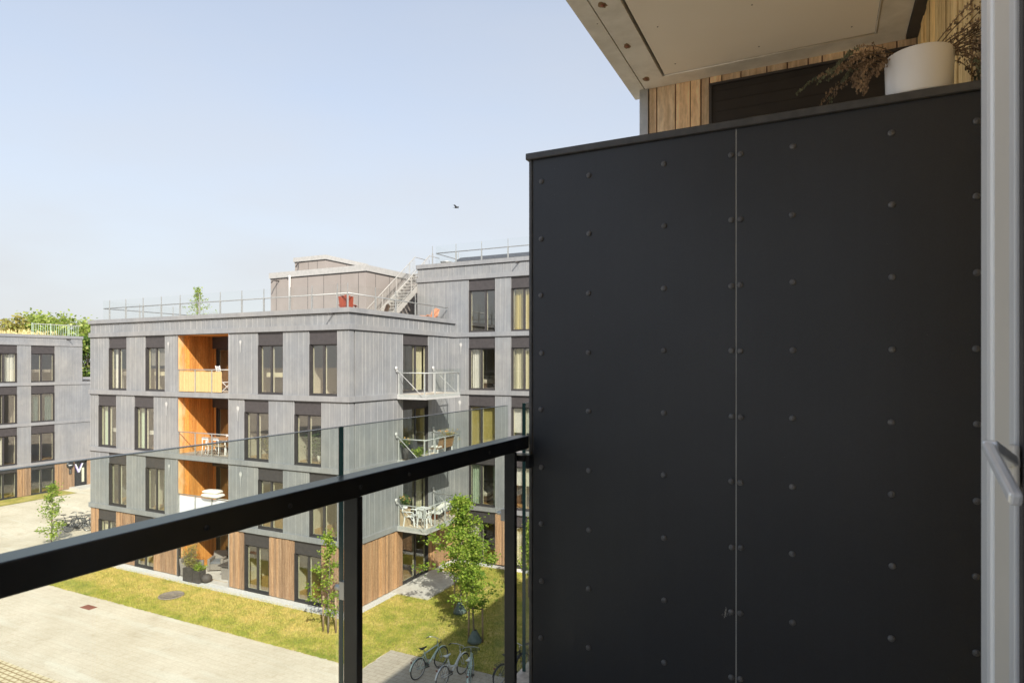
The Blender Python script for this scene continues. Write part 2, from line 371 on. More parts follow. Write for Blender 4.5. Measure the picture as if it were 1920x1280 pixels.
# ------------------------------------------------------------------ mesh builder
ORG = {}
class MB:
    def __init__(s): s.v = []; s.f = []; s.mi = []; s.m = 0; s.sm = []; s.smooth = False
    def add(s, vs, fs):
        o = len(s.v); s.v += [tuple(v) for v in vs]
        for f in fs: s.f.append(tuple(i + o for i in f)); s.mi.append(s.m); s.sm.append(s.smooth)
    def box(s, x0, x1, y0, y1, z0, z1):
        if x0 > x1: x0, x1 = x1, x0
        if y0 > y1: y0, y1 = y1, y0
        if z0 > z1: z0, z1 = z1, z0
        s.add([(x0,y0,z0),(x1,y0,z0),(x1,y1,z0),(x0,y1,z0),(x0,y0,z1),(x1,y0,z1),(x1,y1,z1),(x0,y1,z1)],
              [(0,3,2,1),(4,5,6,7),(0,1,5,4),(1,2,6,5),(2,3,7,6),(3,0,4,7)])
    def bar(s, p, q, w, h, up=(0, 0, 1)):     # rectangular bar between two points
        p = Vector(p); q = Vector(q); d = (q - p).normalized(); u = Vector(up)
        a = d.cross(u)
        if a.length < 1e-4: a = d.cross(Vector((1, 0, 0)))
        a.normalize(); b = a.cross(d).normalized()
        vs = []
        for c in (p, q):
            for sa, sb in ((-1,-1),(1,-1),(1,1),(-1,1)): vs.append(c + a*(sa*w/2) + b*(sb*h/2))
        s.add(vs, [(0,1,2,3),(7,6,5,4),(0,4,5,1),(1,5,6,2),(2,6,7,3),(3,7,4,0)])
    def tube(s, pts, r, n=8, caps=True):
        pts = [Vector(p) for p in pts]; rs = r if isinstance(r, (list, tuple)) else [r] * len(pts)
        old = s.smooth; s.smooth = True
        vs = []; ref = None
        for i, p in enumerate(pts):
            d = (pts[min(i+1, len(pts)-1)] - pts[max(i-1, 0)])
            if d.length < 1e-9: d = Vector((0,0,1))
            d.normalize()
            if ref is None:
                ref = d.cross(Vector((0,0,1)))
                if ref.length < 1e-3: ref = d.cross(Vector((1,0,0)))
            a = (ref - d * ref.dot(d))
            if a.length < 1e-6: a = d.orthogonal()
            a.normalize(); ref = a; b = d.cross(a)
            for k in range(n):
                t = 2*pi*k/n; vs.append(p + (a*cos(t) + b*sin(t)) * rs[i])
        fs = []
        for i in range(len(pts)-1):
            for k in range(n):
                k2 = (k+1) % n; fs.append((i*n+k, i*n+k2, (i+1)*n+k2, (i+1)*n+k))
        if caps: fs.append(tuple(range(n-1, -1, -1))); fs.append(tuple((len(pts)-1)*n + k for k in range(n)))
        s.add(vs, fs); s.smooth = old
    def lathe(s, prof, c=(0,0,0), n=24, axis='z', closed=False):
        old = s.smooth; s.smooth = True
        vs = []
        for (r, z) in prof:
            for k in range(n):
                t = 2*pi*k/n
                if axis == 'z': vs.append((c[0]+r*cos(t), c[1]+r*sin(t), c[2]+z))
                elif axis == 'y': vs.append((c[0]+r*cos(t), c[1]+z, c[2]+r*sin(t)))
                else: vs.append((c[0]+z, c[1]+r*cos(t), c[2]+r*sin(t)))
        fs = []; m = len(prof)
        for i in range(m if closed else m-1):
            j = (i+1) % m
            for k in range(n):
                k2 = (k+1) % n; fs.append((i*n+k, i*n+k2, j*n+k2, j*n+k))
        s.add(vs, fs); s.smooth = old
    def prism(s, poly, axis, a0, a1):          # polygon in the two other axes, extruded along axis
        n = len(poly); vs = []
        for a in (a0, a1):
            for (p, q) in poly:
                vs.append({'x': (a, p, q), 'y': (p, a, q), 'z': (p, q, a)}[axis])
        fs = [tuple(range(n)), tuple(range(2*n-1, n-1, -1))]
        for i in range(n): j = (i+1) % n; fs.append((i, i+n, j+n, j))
        s.add(vs, fs)
    def blob(s, c, rx, ry, rz, n=10, m=6, rng=None, j=0.0):
        old = s.smooth; s.smooth = True
        vs = [(c[0], c[1], c[2]-rz)]; fs = []
        for i in range(1, m):
            a = -pi/2 + pi*i/m
            for k in range(n):
                t = 2*pi*k/n; q = 1 + (rng.uniform(-j, j) if rng else 0)
                vs.append((c[0]+rx*q*cos(a)*cos(t), c[1]+ry*q*cos(a)*sin(t), c[2]+rz*q*sin(a)))
        vs.append((c[0], c[1], c[2]+rz))
        for k in range(n): fs.append((0, 1+(k+1)%n, 1+k))
        for i in range(m-2):
            for k in range(n): k2=(k+1)%n; fs.append((1+i*n+k, 1+i*n+k2, 1+(i+1)*n+k2, 1+(i+1)*n+k))
        l = len(vs)-1
        for k in range(n): fs.append((l, 1+(m-2)*n+k, 1+(m-2)*n+(k+1)%n))
        s.add(vs, fs); s.smooth = old
    def build(s, name, mats, parent=None, loc=None, bevel=0.0):
        if isinstance(mats, str): mats = [mats]
        if parent is not None: org = ORG[parent.name]
        elif loc is not None: org = Vector(loc)
        else: org = Vector((0, 0, 0))
        me = bpy.data.meshes.new(name)
        me.from_pydata([(v[0]-org.x, v[1]-org.y, v[2]-org.z) for v in s.v], [], s.f)
        for mt in mats: me.materials.append(MATS[mt])
        me.polygons.foreach_set('material_index', s.mi)
        me.polygons.foreach_set('use_smooth', s.sm)
        me.update()
        o = bpy.data.objects.new(name, me); scene.collection.objects.link(o)
        if parent is not None: o.parent = parent
        else: o.location = org
        ORG[o.name] = org
        if bevel:
            bv = o.modifiers.new("bevel", 'BEVEL'); bv.width = bevel; bv.segments = 2; bv.limit_method = 'ANGLE'
        return o
def tag(o, label=None, cat=None, group=None, kind=None):
    if label: o["label"] = label
    if cat: o["category"] = cat
    if group: o["group"] = group
    if kind: o["kind"] = kind
    return o
def thing(name, label, cat, loc=(0, 0, 0), group=None):
    o = bpy.data.objects.new(name, None); o.empty_display_size = .2
    scene.collection.objects.link(o); o.location = loc; ORG[o.name] = Vector(loc)
    return tag(o, label, cat, group)
def copy_tree(o, parent=None):
    c = o.copy(); scene.collection.objects.link(c)
    if parent is not None: c.parent = parent
    for ch in [x for x in scene.objects if x.parent == o]: copy_tree(ch, c)
    return c
def place(o, loc, rz=0.0, label=None, tilt=(0, 0)):
    o.location = loc; o.rotation_euler = (tilt[0], tilt[1], rz)
    if label: o["label"] = label
    return o
# ------------------------------------------------------------------ ground
ZC = 0.55      # the ground rises a little towards the far-left block
def sheet(name, x0, x1, y0, y1, z, matn, label=None, kind='structure'):
    mb = MB()
    if z is None:
        xs = [-1500, -49, -42, 1500]; zs = [ZC, ZC, 0, 0]
        for i in range(3):
            mb.add([(xs[i], y0, zs[i]), (xs[i+1], y0, zs[i+1]), (xs[i+1], y1, zs[i+1]), (xs[i], y1, zs[i])], [(0, 1, 2, 3)])
    else: mb.add([(x0,y0,z),(x1,y0,z),(x1,y1,z),(x0,y1,z)], [(0,1,2,3)])
    o = mb.build(name, matn); tag(o, kind=kind); return o
sheet("plaza", 0, 0, -1500, 1500, None, "plaza_paving")
mb = MB(); mb.box(-60, -3, 0, 11.7, -.2, .008); tag(mb.build("cobble_path", "cobble_paving"), kind='structure')
mb = MB()
def lawn_poly(): return [(-34.4, 16.65), (-13.7, 16.65), (-13.7, 18.2), (-1.2, 18.2), (-1.2, 28.1), (-17.1, 28.1), (-17.1, 19.97), (-34.4, 19.97)]
def ragged(pts):
    rg = random.Random(2); out = []
    for i, a in enumerate(pts):
        b = pts[(i+1) % len(pts)]; L = math.hypot(b[0]-a[0], b[1]-a[1]); n = max(1, int(L/.18)) if i < 3 else 1
        for k in range(n):
            f = k/n; j = (0 if k == 0 else rg.uniform(-.035, .03))
            out.append((a[0]+(b[0]-a[0])*f + (j if abs(b[0]-a[0]) < .01 else 0), a[1]+(b[1]-a[1])*f + (j if abs(b[1]-a[1]) < .01 else 0)))
    return out
mb.prism(ragged(lawn_poly()), 'z', -.2, .02)
tag(mb.build("lawn", "lawn_soil"), kind='structure')
mb = MB(); mb.box(-13.68, -1.2, 11.7, 18.18, -.2, .014); tag(mb.build("bicycle_yard_paving", "bike_paving"), kind='structure')
mb = MB()
mb.box(-34.6, -17.05, 19.45, 19.97, -.1, .05); mb.box(-17.1, -16.75, 19.45, 28.1, -.1, .045); mb.box(-16.8, -5.5, 27.7, 28.1, -.1, .043)
tag(mb.build("gravel_strip", "gravel"), kind='structure')
mb = MB(); mb.box(-17.1, -15.15, 22.7, 26.1, -.1, .085); tag(mb.build("terrace_slab", "concrete_pale"), kind='structure')
mb = MB()
mb.add([(-49.4, 12, ZC+.02), (-51.9, 12, ZC+.02), (-51.9, 28.0, ZC+.02), (-49.9, 28.0, ZC+.02)], [(0, 3, 2, 1)])
tag(mb.build("far_lawn", "lawn_soil"), kind='structure')
mb = MB(); mb.box(-52, -50.6, 28.6, 34, ZC-.1, ZC+.14); tag(mb.build("entrance_pavement", "concrete_pale"), kind='structure')

def grass_field():
    rs = np.random.RandomState(5)
    areas = [(-34, -13.72, 16.60, 19.58, 68000), (-13.75, -5, 18.15, 27.7, 52000), (-16.7, -13.75, 19.4, 27.7, 26000)]
    P = []
    for x0, x1, y0, y1, n in areas:
        p = np.c_[rs.uniform(x0, x1, n), rs.uniform(y0, y1, n)]
        keep = ~((p[:,0] < -15.1) & (p[:,1] > 22.65) & (p[:,1] < 26.15)) & ~((p[:,0] < -17.1) & (p[:,1] > 19.6))
        P.append(p[keep])
    P = np.concatenate(P); n = len(P)
    a = rs.uniform(0, 2*pi, n); h = rs.uniform(.03, .085, n); w = rs.uniform(.006, .014, n); ln = rs.uniform(-.03, .03, (n, 2))
    V = np.zeros((n, 3, 3)); dx = np.cos(a)*w; dy = np.sin(a)*w
    V[:,0,0] = P[:,0]-dx; V[:,0,1] = P[:,1]-dy; V[:,1,0] = P[:,0]+dx; V[:,1,1] = P[:,1]+dy
    V[:,2,0] = P[:,0]+ln[:,0]; V[:,2,1] = P[:,1]+ln[:,1]; V[:,:2,2] = .015; V[:,2,2] = .02+h
    me = bpy.data.meshes.new("grass")
    me.vertices.add(n*3); me.vertices.foreach_set('co', V.ravel())
    me.loops.add(n*3); me.loops.foreach_set('vertex_index', np.arange(n*3))
    me.polygons.add(n); me.polygons.foreach_set('loop_start', np.arange(n)*3); me.polygons.foreach_set('loop_total', np.full(n, 3))
    me.update(calc_edges=True); me.materials.append(MATS["grass_blade"])
    o = bpy.data.objects.new("grass", me); scene.collection.objects.link(o)
    tag(o, "short dry yellow-green grass around the grey apartment block", "grass", kind='stuff')
grass_field()

# ------------------------------------------------------------------ facade kit
class Fac:                       # 'F': plane Y = p looking to -Y, u = X ; 'S': plane X = p looking to +X, u = Y
    def __init__(s, kind, p): s.k = kind; s.p = p
    def box(s, mb, u0, u1, d0, d1, z0, z1):
        if s.k == 'F': mb.box(u0, u1, s.p+d0, s.p+d1, z0, z1)
        else: mb.box(s.p-d0, s.p-d1, u0, u1, z0, z1)
    def pt(s, u, d, z): return (u, s.p+d, z) if s.k == 'F' else (s.p-d, u, z)
    def poly(s, mb, pts, d):     # thin plate from (u,z) outline, 4 mm thick
        vs = [s.pt(u, d, z) for u, z in pts] + [s.pt(u, d+.004, z) for u, z in pts]; n = len(pts)
        fs = [tuple(range(n)), tuple(range(2*n-1, n-1, -1))] + [(i, i+n, (i+1)%n+n, (i+1)%n) for i in range(n)]
        mb.add(vs, fs)
R = random.Random(11)
def gaps(u0, u1, ops):
    out = []; a = u0
    for o in sorted(ops):
        if o[0] > a: out.append((a, o[0]))
        a = max(a, o[1])
    if a < u1: out.append((a, u1))
    return out
def walls(bld, F, u0, u1, ops, z0, z1, style='zinc', thick=.28, name='wall_cladding', wood="wood_weathered"):
    for a, b in gaps(u0, u1, ops):
        mb = MB()
        if style == 'zinc':
            mb.m = 0; F.box(mb, a, b, 0, thick, z0, z1)
            u = a + .012; mb.m = 1
            while u < b - .05:                       # standing seams
                F.box(mb, u-.006, u+.006, -.014, 0, z0+.01, z1-.01)
                w = R.choice((.22, .28, .34, .44)); 
                u += w
            F.box(mb, b-.02, b-.004, -.022, 0, z0+.01, z1-.01)
        else:
            mb.m = 0; F.box(mb, a, b, .03, thick, z0, z1)
            u = a; mb.m = 1
            while u < b - .03:                       # boards of unlike width and depth
                w = R.choice((.05, .08, .11, .15)); w = min(w, b-u)
                F.box(mb, u+.006, u+w-.006, R.choice((-.022, -.008, .010)), .035, z0+.03, z1-.01); u += w
        mb.build(name, ["zinc", "zinc_seam"] if style == 'zinc' else ["dark_header", wood], bld)
def drape(mb, F, u0, u1, d, z0, z1, wave=.05, per=.16):
    n = max(6, int((u1-u0)/.025)); vs = []; fs = []
    for i in range(n+1):
        u = u0 + (u1-u0)*i/n; dd = d + wave*.5*math.sin(2*pi*(u-u0)/per + .6*math.sin(u*9))
        vs += [F.pt(u, dd, z0), F.pt(u, dd*1.0, z1)]
    for i in range(n): fs.append((2*i, 2*i+2, 2*i+3, 2*i+1))
    old = mb.smooth; mb.smooth = True; mb.add(vs, fs); mb.smooth = old
def window(bld, F, u0, u1, z0, z1, head=.58, mull=.47, curt=None, door=False, rail=None, name='window'):
    """recessed opening: dark outer frame with mullion, header panel, cream inner frame and lining, two panes"""
    zh = z1 - head; fr = .05; d0 = .10
    m = MB()
    F.box(m, u0, u0+.02, .0, .17, z0, zh); F.box(m, u1-.02, u1, .0, .17, z0, zh)      # reveals
    F.box(m, u0, u1, -.01, .10, z0, z0+.03)                                         # sill
    a, b = u0+.02, u1-.02; um = a + (b-a)*mull
    for p, q in ((a, a+.055), (b-.055, b), (um-.055, um+.055)): F.box(m, p, q, d0, d0+.06, z0+.03, zh)
    for p, q in ((a+.055, um-.055), (um+.055, b-.055)):
        F.box(m, p, q, d0, d0+.06, z0+.03, z0+.10); F.box(m, p, q, d0, d0+.06, zh-.06, zh)
    w = m.build(name, "dark_aluminium", bld)
    m = MB(); F.box(m, u0+.002, u1-.002, .035, .34, zh, z1); m.build("header_panel", "dark_header", w)
    m = MB()
    for p, q in ((a, a+.06), (b-.06, b), (um-.06, um+.06)): F.box(m, p, q, d0+.062, d0+.12, z0+.03, zh)
    F.box(m, a+.06, b-.06, d0+.062, d0+.12, z0+.03, z0+.09)
    F.box(m, u0, u0+.016, d0+.122, .285, z0, zh); F.box(m, u1-.016, u1, d0+.122, .285, z0, zh)
    m.build("inner_frame", "cream_paint", w)
    m = MB()
    for p, q in ((a+.05, um-.05), (um+.05, b-.05)): F.box(m, p, q, d0+.030, d0+.036, z0+.09, zh-.05)
    m.build("pane", "window_glass", w)
    if curt:
        for (kind, side, frac) in curt:
            m = MB(); W = (b-a)*frac
            if side == 'l': drape(m, F, a+.06, a+.06+W, .32, z0+.03, zh)
            elif side == 'r': drape(m, F, b-.06-W, b-.06, .32, z0+.03, zh)
            elif side == 'top': F.box(m, a+.02, b-.02, .29, .295, zh-(zh-z0)*frac, zh)
            elif side == 'band': F.box(m, a+.02, b-.02, .45, .50, z0+.75, z0+.95)
            m.build("curtain", kind, w)
    if door:
        m = MB(); F.box(m, um-.02, um+.02, d0-.05, d0-.03, z0+1.0, z0+1.14); F.box(m, um-.008, um+.008, d0-.05, d0, z0+1.05, z0+1.07)
        m.build("handle", "steel_bright", w)
    return w
def vent(bld, F, px, py, s=1.0):
    p = atY(px, py, F.p) if F.k == 'F' else atX(px, py, F.p)
    u, z = (p[0], p[2]) if F.k == 'F' else (p[1], p[2])
    m = MB(); m.smooth = False
    n = 16; F.poly(m, [(u+.085*s*cos(2*pi*k/n), z+.10*s*sin(2*pi*k/n)) for k in range(n)], -.032)
    v = m.build("vent", "vent_pale", bld)
    m = MB(); F.poly(m, [(u-.08*s, z-.05), (u-.035, z-.20), (u-.018, z-.55*s), (u+.012, z-.60*s), (u+.02, z-.22), (u+.08*s, z-.05)], -.027)
    m.build("lime_stain", "stain_white", v)
def spout(bld, F, px, py):
    p = atY(px, py, F.p) if F.k == 'F' else atX(px, py, F.p)
    u, z = (p[0], p[2]) if F.k == 'F' else (p[1], p[2])
    m = MB(); m.tube([F.pt(u, 0, z), F.pt(u, -.30, z), F.pt(u-.04, -.36, z-.05)], .028, 8)
    m.bar(F.pt(u-.12, -.03, z+.03), F.pt(u-.02, -.03, z+.03), .05, .05)
    m.build("rain_spout", "planter_dark", bld)

BZ = [2.69, 5.64, 8.59, 11.54, 14.49]      # underside of each floor band
BT = .226; CAPB_ = 12.235
def top(i): return BZ[i] + BT

# ------------------------------------------------------------------ main block A
FA = Fac('F', 19.97); SA = Fac('S', -17.1)
AX0, AX1, AY1 = -34.4, -17.1, 33.0
A = thing("apartment_building", "grey zinc-clad four-storey apartment block with orange wooden loggias and brown rooftop penthouse", "apartment building", (-17.1, 19.97, 0))
def ring(bld, x0, x1, y0, y1, z0, z1, name, matn, out=.07, th=.38, mb=None):
    m = mb or MB()
    m.box(x0-out, x1+out, y0-out, y0+th, z0, z1); m.box(x1-th, x1+out, y0+th, y1, z0, z1)
    m.box(x0-out, x0+th, y0+th, y1, z0, z1); m.box(x0+th, x1-th, y1-th, y1, z0, z1)
    return m.build(name, matn, bld) if mb is None else m
LG0, LG1 = xY(333, 19.97), xY(430, 19.97)
for i in range(4): ring(A, AX0, AX1, 19.97, AY1, BZ[i], top(i), "floor_band", "zinc_band")
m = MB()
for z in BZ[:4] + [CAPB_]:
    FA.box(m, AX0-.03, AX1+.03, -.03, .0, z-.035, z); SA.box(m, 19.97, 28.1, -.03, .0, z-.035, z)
m.build("painted_shadow", "dark_aluminium", A)  # dark strips paint in the cast shadow line below bands and cap
m = MB()                                     # floor plates behind the bands: white ceilings, oak floors
for i in range(4):
    m.m = 0; m.box(AX0+.38, AX1-.38, 20.35, AY1-.38, BZ[i]+.002, BZ[i]+.12)
    m.m = 1
    if i < 3: m.box(AX0+.38, AX1-.38, 20.35, AY1-.38, BZ[i]+.12, top(i)-.004)
    else: m.box(AX0+.38, AX1-.38, 20.35, AY1-.38, BZ[i]+.12, top(i)-.004)
m.m = 1; m.box(AX0+.38, AX1-.38, 20.35, AY1-.38, -.1, .07)
m.build("floor_plate", ["room_white", "oak_floor"], A)
m = MB(); m.box(AX0-.02, AX1+.02, 19.95, 20.34, 0, .068); m.box(AX1-.36, AX1+.02, 20.34, 28.0, 0, .068); m.build("plinth", "concrete_pale", A)

winA_hi = [(203.7, 237.5), (272.5, 309.4), (483.5, 530.8), (579.7, 632.3)]
winA_lo = [(184.4, 218.2), (252.0, 288.5), (458.0, 504.0), (551.6, 602.6)]
FLOORZ = [(.07, BZ[0]), (top(0), BZ[1]), (top(1), BZ[2]), (top(2), BZ[3])]
CUR_A = {
 (3, 0): [("curtain_white", 'l', .16), ("curtain_grey", 'band', .1)], (3, 1): [("curtain_grey", 'top', .42), ("curtain_cream", 'band', .1)],
 (3, 2): [("curtain_cream", 'band', .1)], (3, 3): None,
 (2, 0): [("curtain_white", 'band', .1), ("curtain_mint", 'l', .42)], (2, 1): [("curtain_white", 'band', .1), ("curtain_mint", 'l', .36)],
 (2, 2): None, (2, 3): None,
 (1, 0): None, (1, 1): [("curtain_teal", 'r', .3)], (1, 2): [("curtain_cream", 'r', .12)], (1, 3): None,
 (0, 0): [("curtain_cream", 'l', .3)], (0, 1): None, (0, 2): None, (0, 3): None}
DY0, DY1 = yX(755, -17.1), yX(803, -17.1)
for i, (z0, z1) in enumerate(FLOORZ):
    ops = [(xY(a, 19.97), xY(b, 19.97)) for a, b in (winA_hi if i in (1, 3) else winA_lo)]
    st = 'wood' if i == 0 else 'zinc'
    walls(A, FA, AX0, AX1, ops + [(LG0, LG1)], z0, z1, st)
    walls(A, SA, 20.32, 28.1, [(DY0, DY1)], z0, z1, st, wood="wood_amber")
    for k, (a, b) in enumerate(ops): window(A, FA, a, b, z0, z1, curt=CUR_A[(i, k)])
    window(A, SA, DY0, DY1, z0, z1, head=.50, mull=.55, door=True, curt=[("curtain_cream", 'r', .25)] if i in (1, 3) else None)
    # outer left and rear walls
    m = MB(); m.box(AX0, AX0+.35, 20.32, AY1, z0, z1); m.box(AX0+.35, AX1, AY1-.35, AY1, z0, z1); m.box(AX1-.35, AX1, 28.1, AY1-.35, z0, z1)
    m.build("rear_wall", "zinc", A)
    # loggia lining
    m = MB(); D = 2.0
    def boards_side(xw, dirn):
        y = 20.0
        while y < 19.97 + D - .02:
            w = R.choice((.09, .12, .15)); w = min(w, 19.97+D-y)
            x = xw + dirn*R.choice((0, .006)); m.box(xw-.02*dirn, x+.012*dirn, y+.004, y+w-.004, z0+.01, z1-.03); y += w
    m.m = 0; m.box(LG0-.06, LG0-.02, 20.34, 19.97+D+.1, z0, z1); m.box(LG1+.02, LG1+.06, 20.34, 19.97+D+.1, z0, z1)
    m.m = 1; boards_side(LG0, 1); m.m = 4; boards_side(LG1, -1)
    x = LG0
    m.m = 1
    while x < LG1-.01:
        w = min(R.choice((.09, .12, .15)), LG1-x); m.box(x+.004, x+w-.004, 19.96, 19.97+D, z1-.028, z1-.008); x += w
    m.m = 2; m.box(LG0, LG1, 20.36, 19.97+D, z0, z0+.012)
    m.m = 0; m.box(LG0+.02, LG1-.02, 19.97+D-.10, 19.97+D+.1, z1-.62, z1-.03)
    m.m = 1; m.box(LG0+.02, LG0+.28, 19.97+D-.01, 19.97+D+.08, z0, z1-.62)
    m.m = 3; m.box(LG0-.006, LG0+.02, 19.93, 19.99, z0, z1-.01); m.box(LG1-.02, LG1+.006, 19.93, 19.99, z0, z1-.01)
    m.build("loggia_lining", ["dark_header", "wood_orange", "deck_board" if i else "concrete_pale", "zinc_band", "wood_orange"], A)
    FD = Fac('F', 19.97+D-.1)
    window(A, FD, LG0+.28, LG1-.02, z0+.012, z1-.60, head=.04, mull=.42, door=True, name="loggia_door")
# interior partitions
m = MB()
for i, (z0, z1) in enumerate(FLOORZ):
    m.m = 1 if i == 0 else 0
    m.box(AX0+.35, -21, 25.0, 25.12, z0, z1); m.box(-21, -17.45, 23.2, 23.3, z0, z1); m.box(-21.1, -21, 23.3, 30, z0, z1); m.box(-21, -17.45, 29.5, 29.6, z0, z1)
    ops = [(xY(a, 19.97), xY(b, 19.97)) for a, b in (winA_hi if i in (1, 3) else winA_lo)]
    for a in ((ops[0][1]+ops[1][0])/2, (ops[2][1]+ops[3][0])/2): m.box(a-.05, a+.05, 20.32, 25, z0, z1)
    m.box(LG0-.16, LG0-.06, 20.34, 25, z0, z1); m.box(LG1+.06, LG1+.16, 20.34, 25, z0, z1)
    if i == 0: m.box(ops[2][0]-.4, ops[3][1]+.1, 22.4, 22.5, z0, z1)
m.build("inner_wall", ["room_white", "room_bright"], A)
for px, py, s in ((316.6, 644, .8), (451.7, 641, .8), (313, 757, 1), (447, 765, 1), (318, 873, .8), (452, 888, 1)): vent(A, FA, px, py, s)
# parapet and roof
def parapet(bld, F, u0, u1, z0, z1, mb):
    mb.m = 0; F.box(mb, u0, u1, 0, .35, z0, z1); mb.m = 1; u = u0+.05
    while u < u1: F.box(mb, u-.007, u+.007, -.02, 0, z0, z1); u += R.choice((.30, .38, .42))
CAPB, CAPT = 12.235, 12.43
m = MB(); parapet(A, FA, AX0, AX1, top(3), CAPB, m); parapet(A, SA, 20.32, 28.1, top(3), CAPB, m)
m.m = 0; m.box(AX0, AX0+.35, 20.32, AY1, top(3), CAPB); m.box(AX0+.35, AX1, AY1-.35, AY1, top(3), CAPB)
m.build("parapet", ["zinc", "zinc_seam"], A)
m = MB(); ring(A, AX0, AX1, 19.97, AY1, CAPB, CAPT, "", "", .09, .42, m)
# trim the side run where the taller wing stands
m.m = 1
x = AX0+.6
while x < AX1: m.box(x-.006, x+.006, 19.876, 19.881, CAPB+.01, CAPT-.005); x += 1.0
m.build("parapet_cap", ["zinc_band", "zinc"], A)
m = MB(); m.box(AX0+.35, AX1-.35, 20.32, AY1-.35, top(3)-.003, 11.86); m.build("roof_deck", "gravel", A)
spout(A, FA, xY and 626, 588)

def panel_box(bld, x0, x1, y0, y1, z0, z1, capz, name, joints_f, joints_s):
    m = MB(); m.m = 0; m.box(x0, x1, y0, y1, z0, z1)
    m.m = 1
    for j in joints_f: m.box(j-.012, j+.012, y0-.004, y0+.01, z0, z1)
    for j in joints_s: m.box(x1-.01, x1+.004, j-.012, j+.012, z0, z1)
    m.m = 1; m.box(x0-.02, x1+.02, y0-.02, y1, z1, z1+.05)
    m.m = 2; m.box(x0-.07, x1+.07, y0-.07, y1+.07, z1+.05, capz)
    o = m.build(name, ["brown_panel", "dark_aluminium", "cap_metal"], bld)
    return o
ph = panel_box(A, -27.6, -20.9, 25.7, 32, 11.87, 14.86, 15.22, "penthouse", [xY(p, 25.7) for p in (518, 577, 607, 639, 672)], [yX(p, -20.9) for p in (704, 730, 752)])
ph2 = panel_box(A, -28.3, -25.9, 28.2, 31.9, 15.2, 16.2, 16.5, "lift_overrun", [xY(p, 28.2) for p in (578, 595)], [30.0])
m = MB(); p = atY(543.5, 519, 25.6)
m.tube([(p[0]-.18, 25.62, p[2]+.02), (p[0]-.02, 25.6, p[2]+.04), (p[0], 25.58, p[2]-.1), (p[0], 25.58, 11.9)], .05, 10)
m.build("vent_pipe", "white_metal", A)
m = MB(); p = atY(523, 527, 25.7)
m.tube([(p[0], 25.7, p[2]), (p[0], 25.3, p[2]), (p[0]-.05, 25.2, p[2]-.15)], .035, 8); p = atY(564, 493, 28.2); m.tube([(p[0]-.15, 28.15, p[2]), (p[0]+.1, 27.9, p[2]), (p[0]-.05, 27.85, p[2]-.3)], .035, 8)
m.build("rain_spout", "planter_dark", A)

# side balconies
def balcony(z, label, group="balconies hung on the side wall of the grey block"):
    y0, y1, xo = 23.1, 26.0, -15.5
    b = thing("balcony", label, "balcony", (-17.1, y0, z), group)
    m = MB(); m.box(-17.045, xo, y0, y0+.06, z-.02, z+.20); m.box(-17.045, xo, y1-.06, y1, z-.02, z+.20); m.box(xo-.06, xo, y0+.06, y1-.06, z-.02, z+.20)
    m.m = 0; m.box(-17.045, xo-.06, y0+.06, y1-.06, z, z+.10)
    m.build("edge_beam", "galvanised_pale", b)
    m = MB(); y = y0+.07
    while y < y1-.1: m.box(-17.04, xo-.07, y, y+.125, z+.13, z+.185); y += .135
    m.build("deck", "deck_board", b)
    rz = z + 1.15; gz = z + 1.32
    posts = [(-16.98, y0+.03), (xo-.10, y0+.03), (xo-.03, y0+.75), (xo-.03, y0+1.6), (xo-.10, y1-.03), (-16.98, y1-.03)]
    for (x, y) in posts:
        m = MB(); m.box(x-.022, x+.022, y-.022, y+.022, z+.2, rz); m.build("post", "galvanised_pale", b)
    m = MB(); m.tube([(-17.08, y0+.03, rz), (xo-.03, y0+.03, rz), (xo-.03, y1-.03, rz), (-17.08, y1-.03, rz)], .024, 8); m.build("handrail", "galvanised_pale", b)
    for (a, c) in (((-16.95, y0-.03), (xo+.0, y0-.02)), ((xo+.02, y0), (xo+.03, y0+1.4)), ((xo+.02, y0+1.45), (xo+.03, y1)), ((-16.95, y1+.02), (xo, y1+.03))):
        m = MB(); m.box(a[0], c[0], a[1], c[1], z+.08, gz); m.build("pane", "balcony_glass", b)
    for y in (y0-.05, y1+.05):
        m = MB(); m.tube([(-17.05, y, z+1.32), (xo-.15, y, z+.12)], .012, 6)
        m.lathe([(0, 0), (.09, 0), (.09, .03), (.05, .05), (0, .05)], (-17.07, y, z+1.36), 14, 'x'); m.bar((-17.1, y, z+1.32), (-17.0, y, z+1.2), .05, .04); m.build("hanger_rod", "galvanised_pale", b)
    return b
balcony(BZ[2], "empty steel and glass balcony, topmost on the side wall, below the rooftop terrace")
balcony(BZ[1], "middle steel and glass balcony with wooden bench and potted plants on it")
balcony(BZ[0], "lowest steel and glass balcony with white plastic chairs, above the ground floor terrace door")

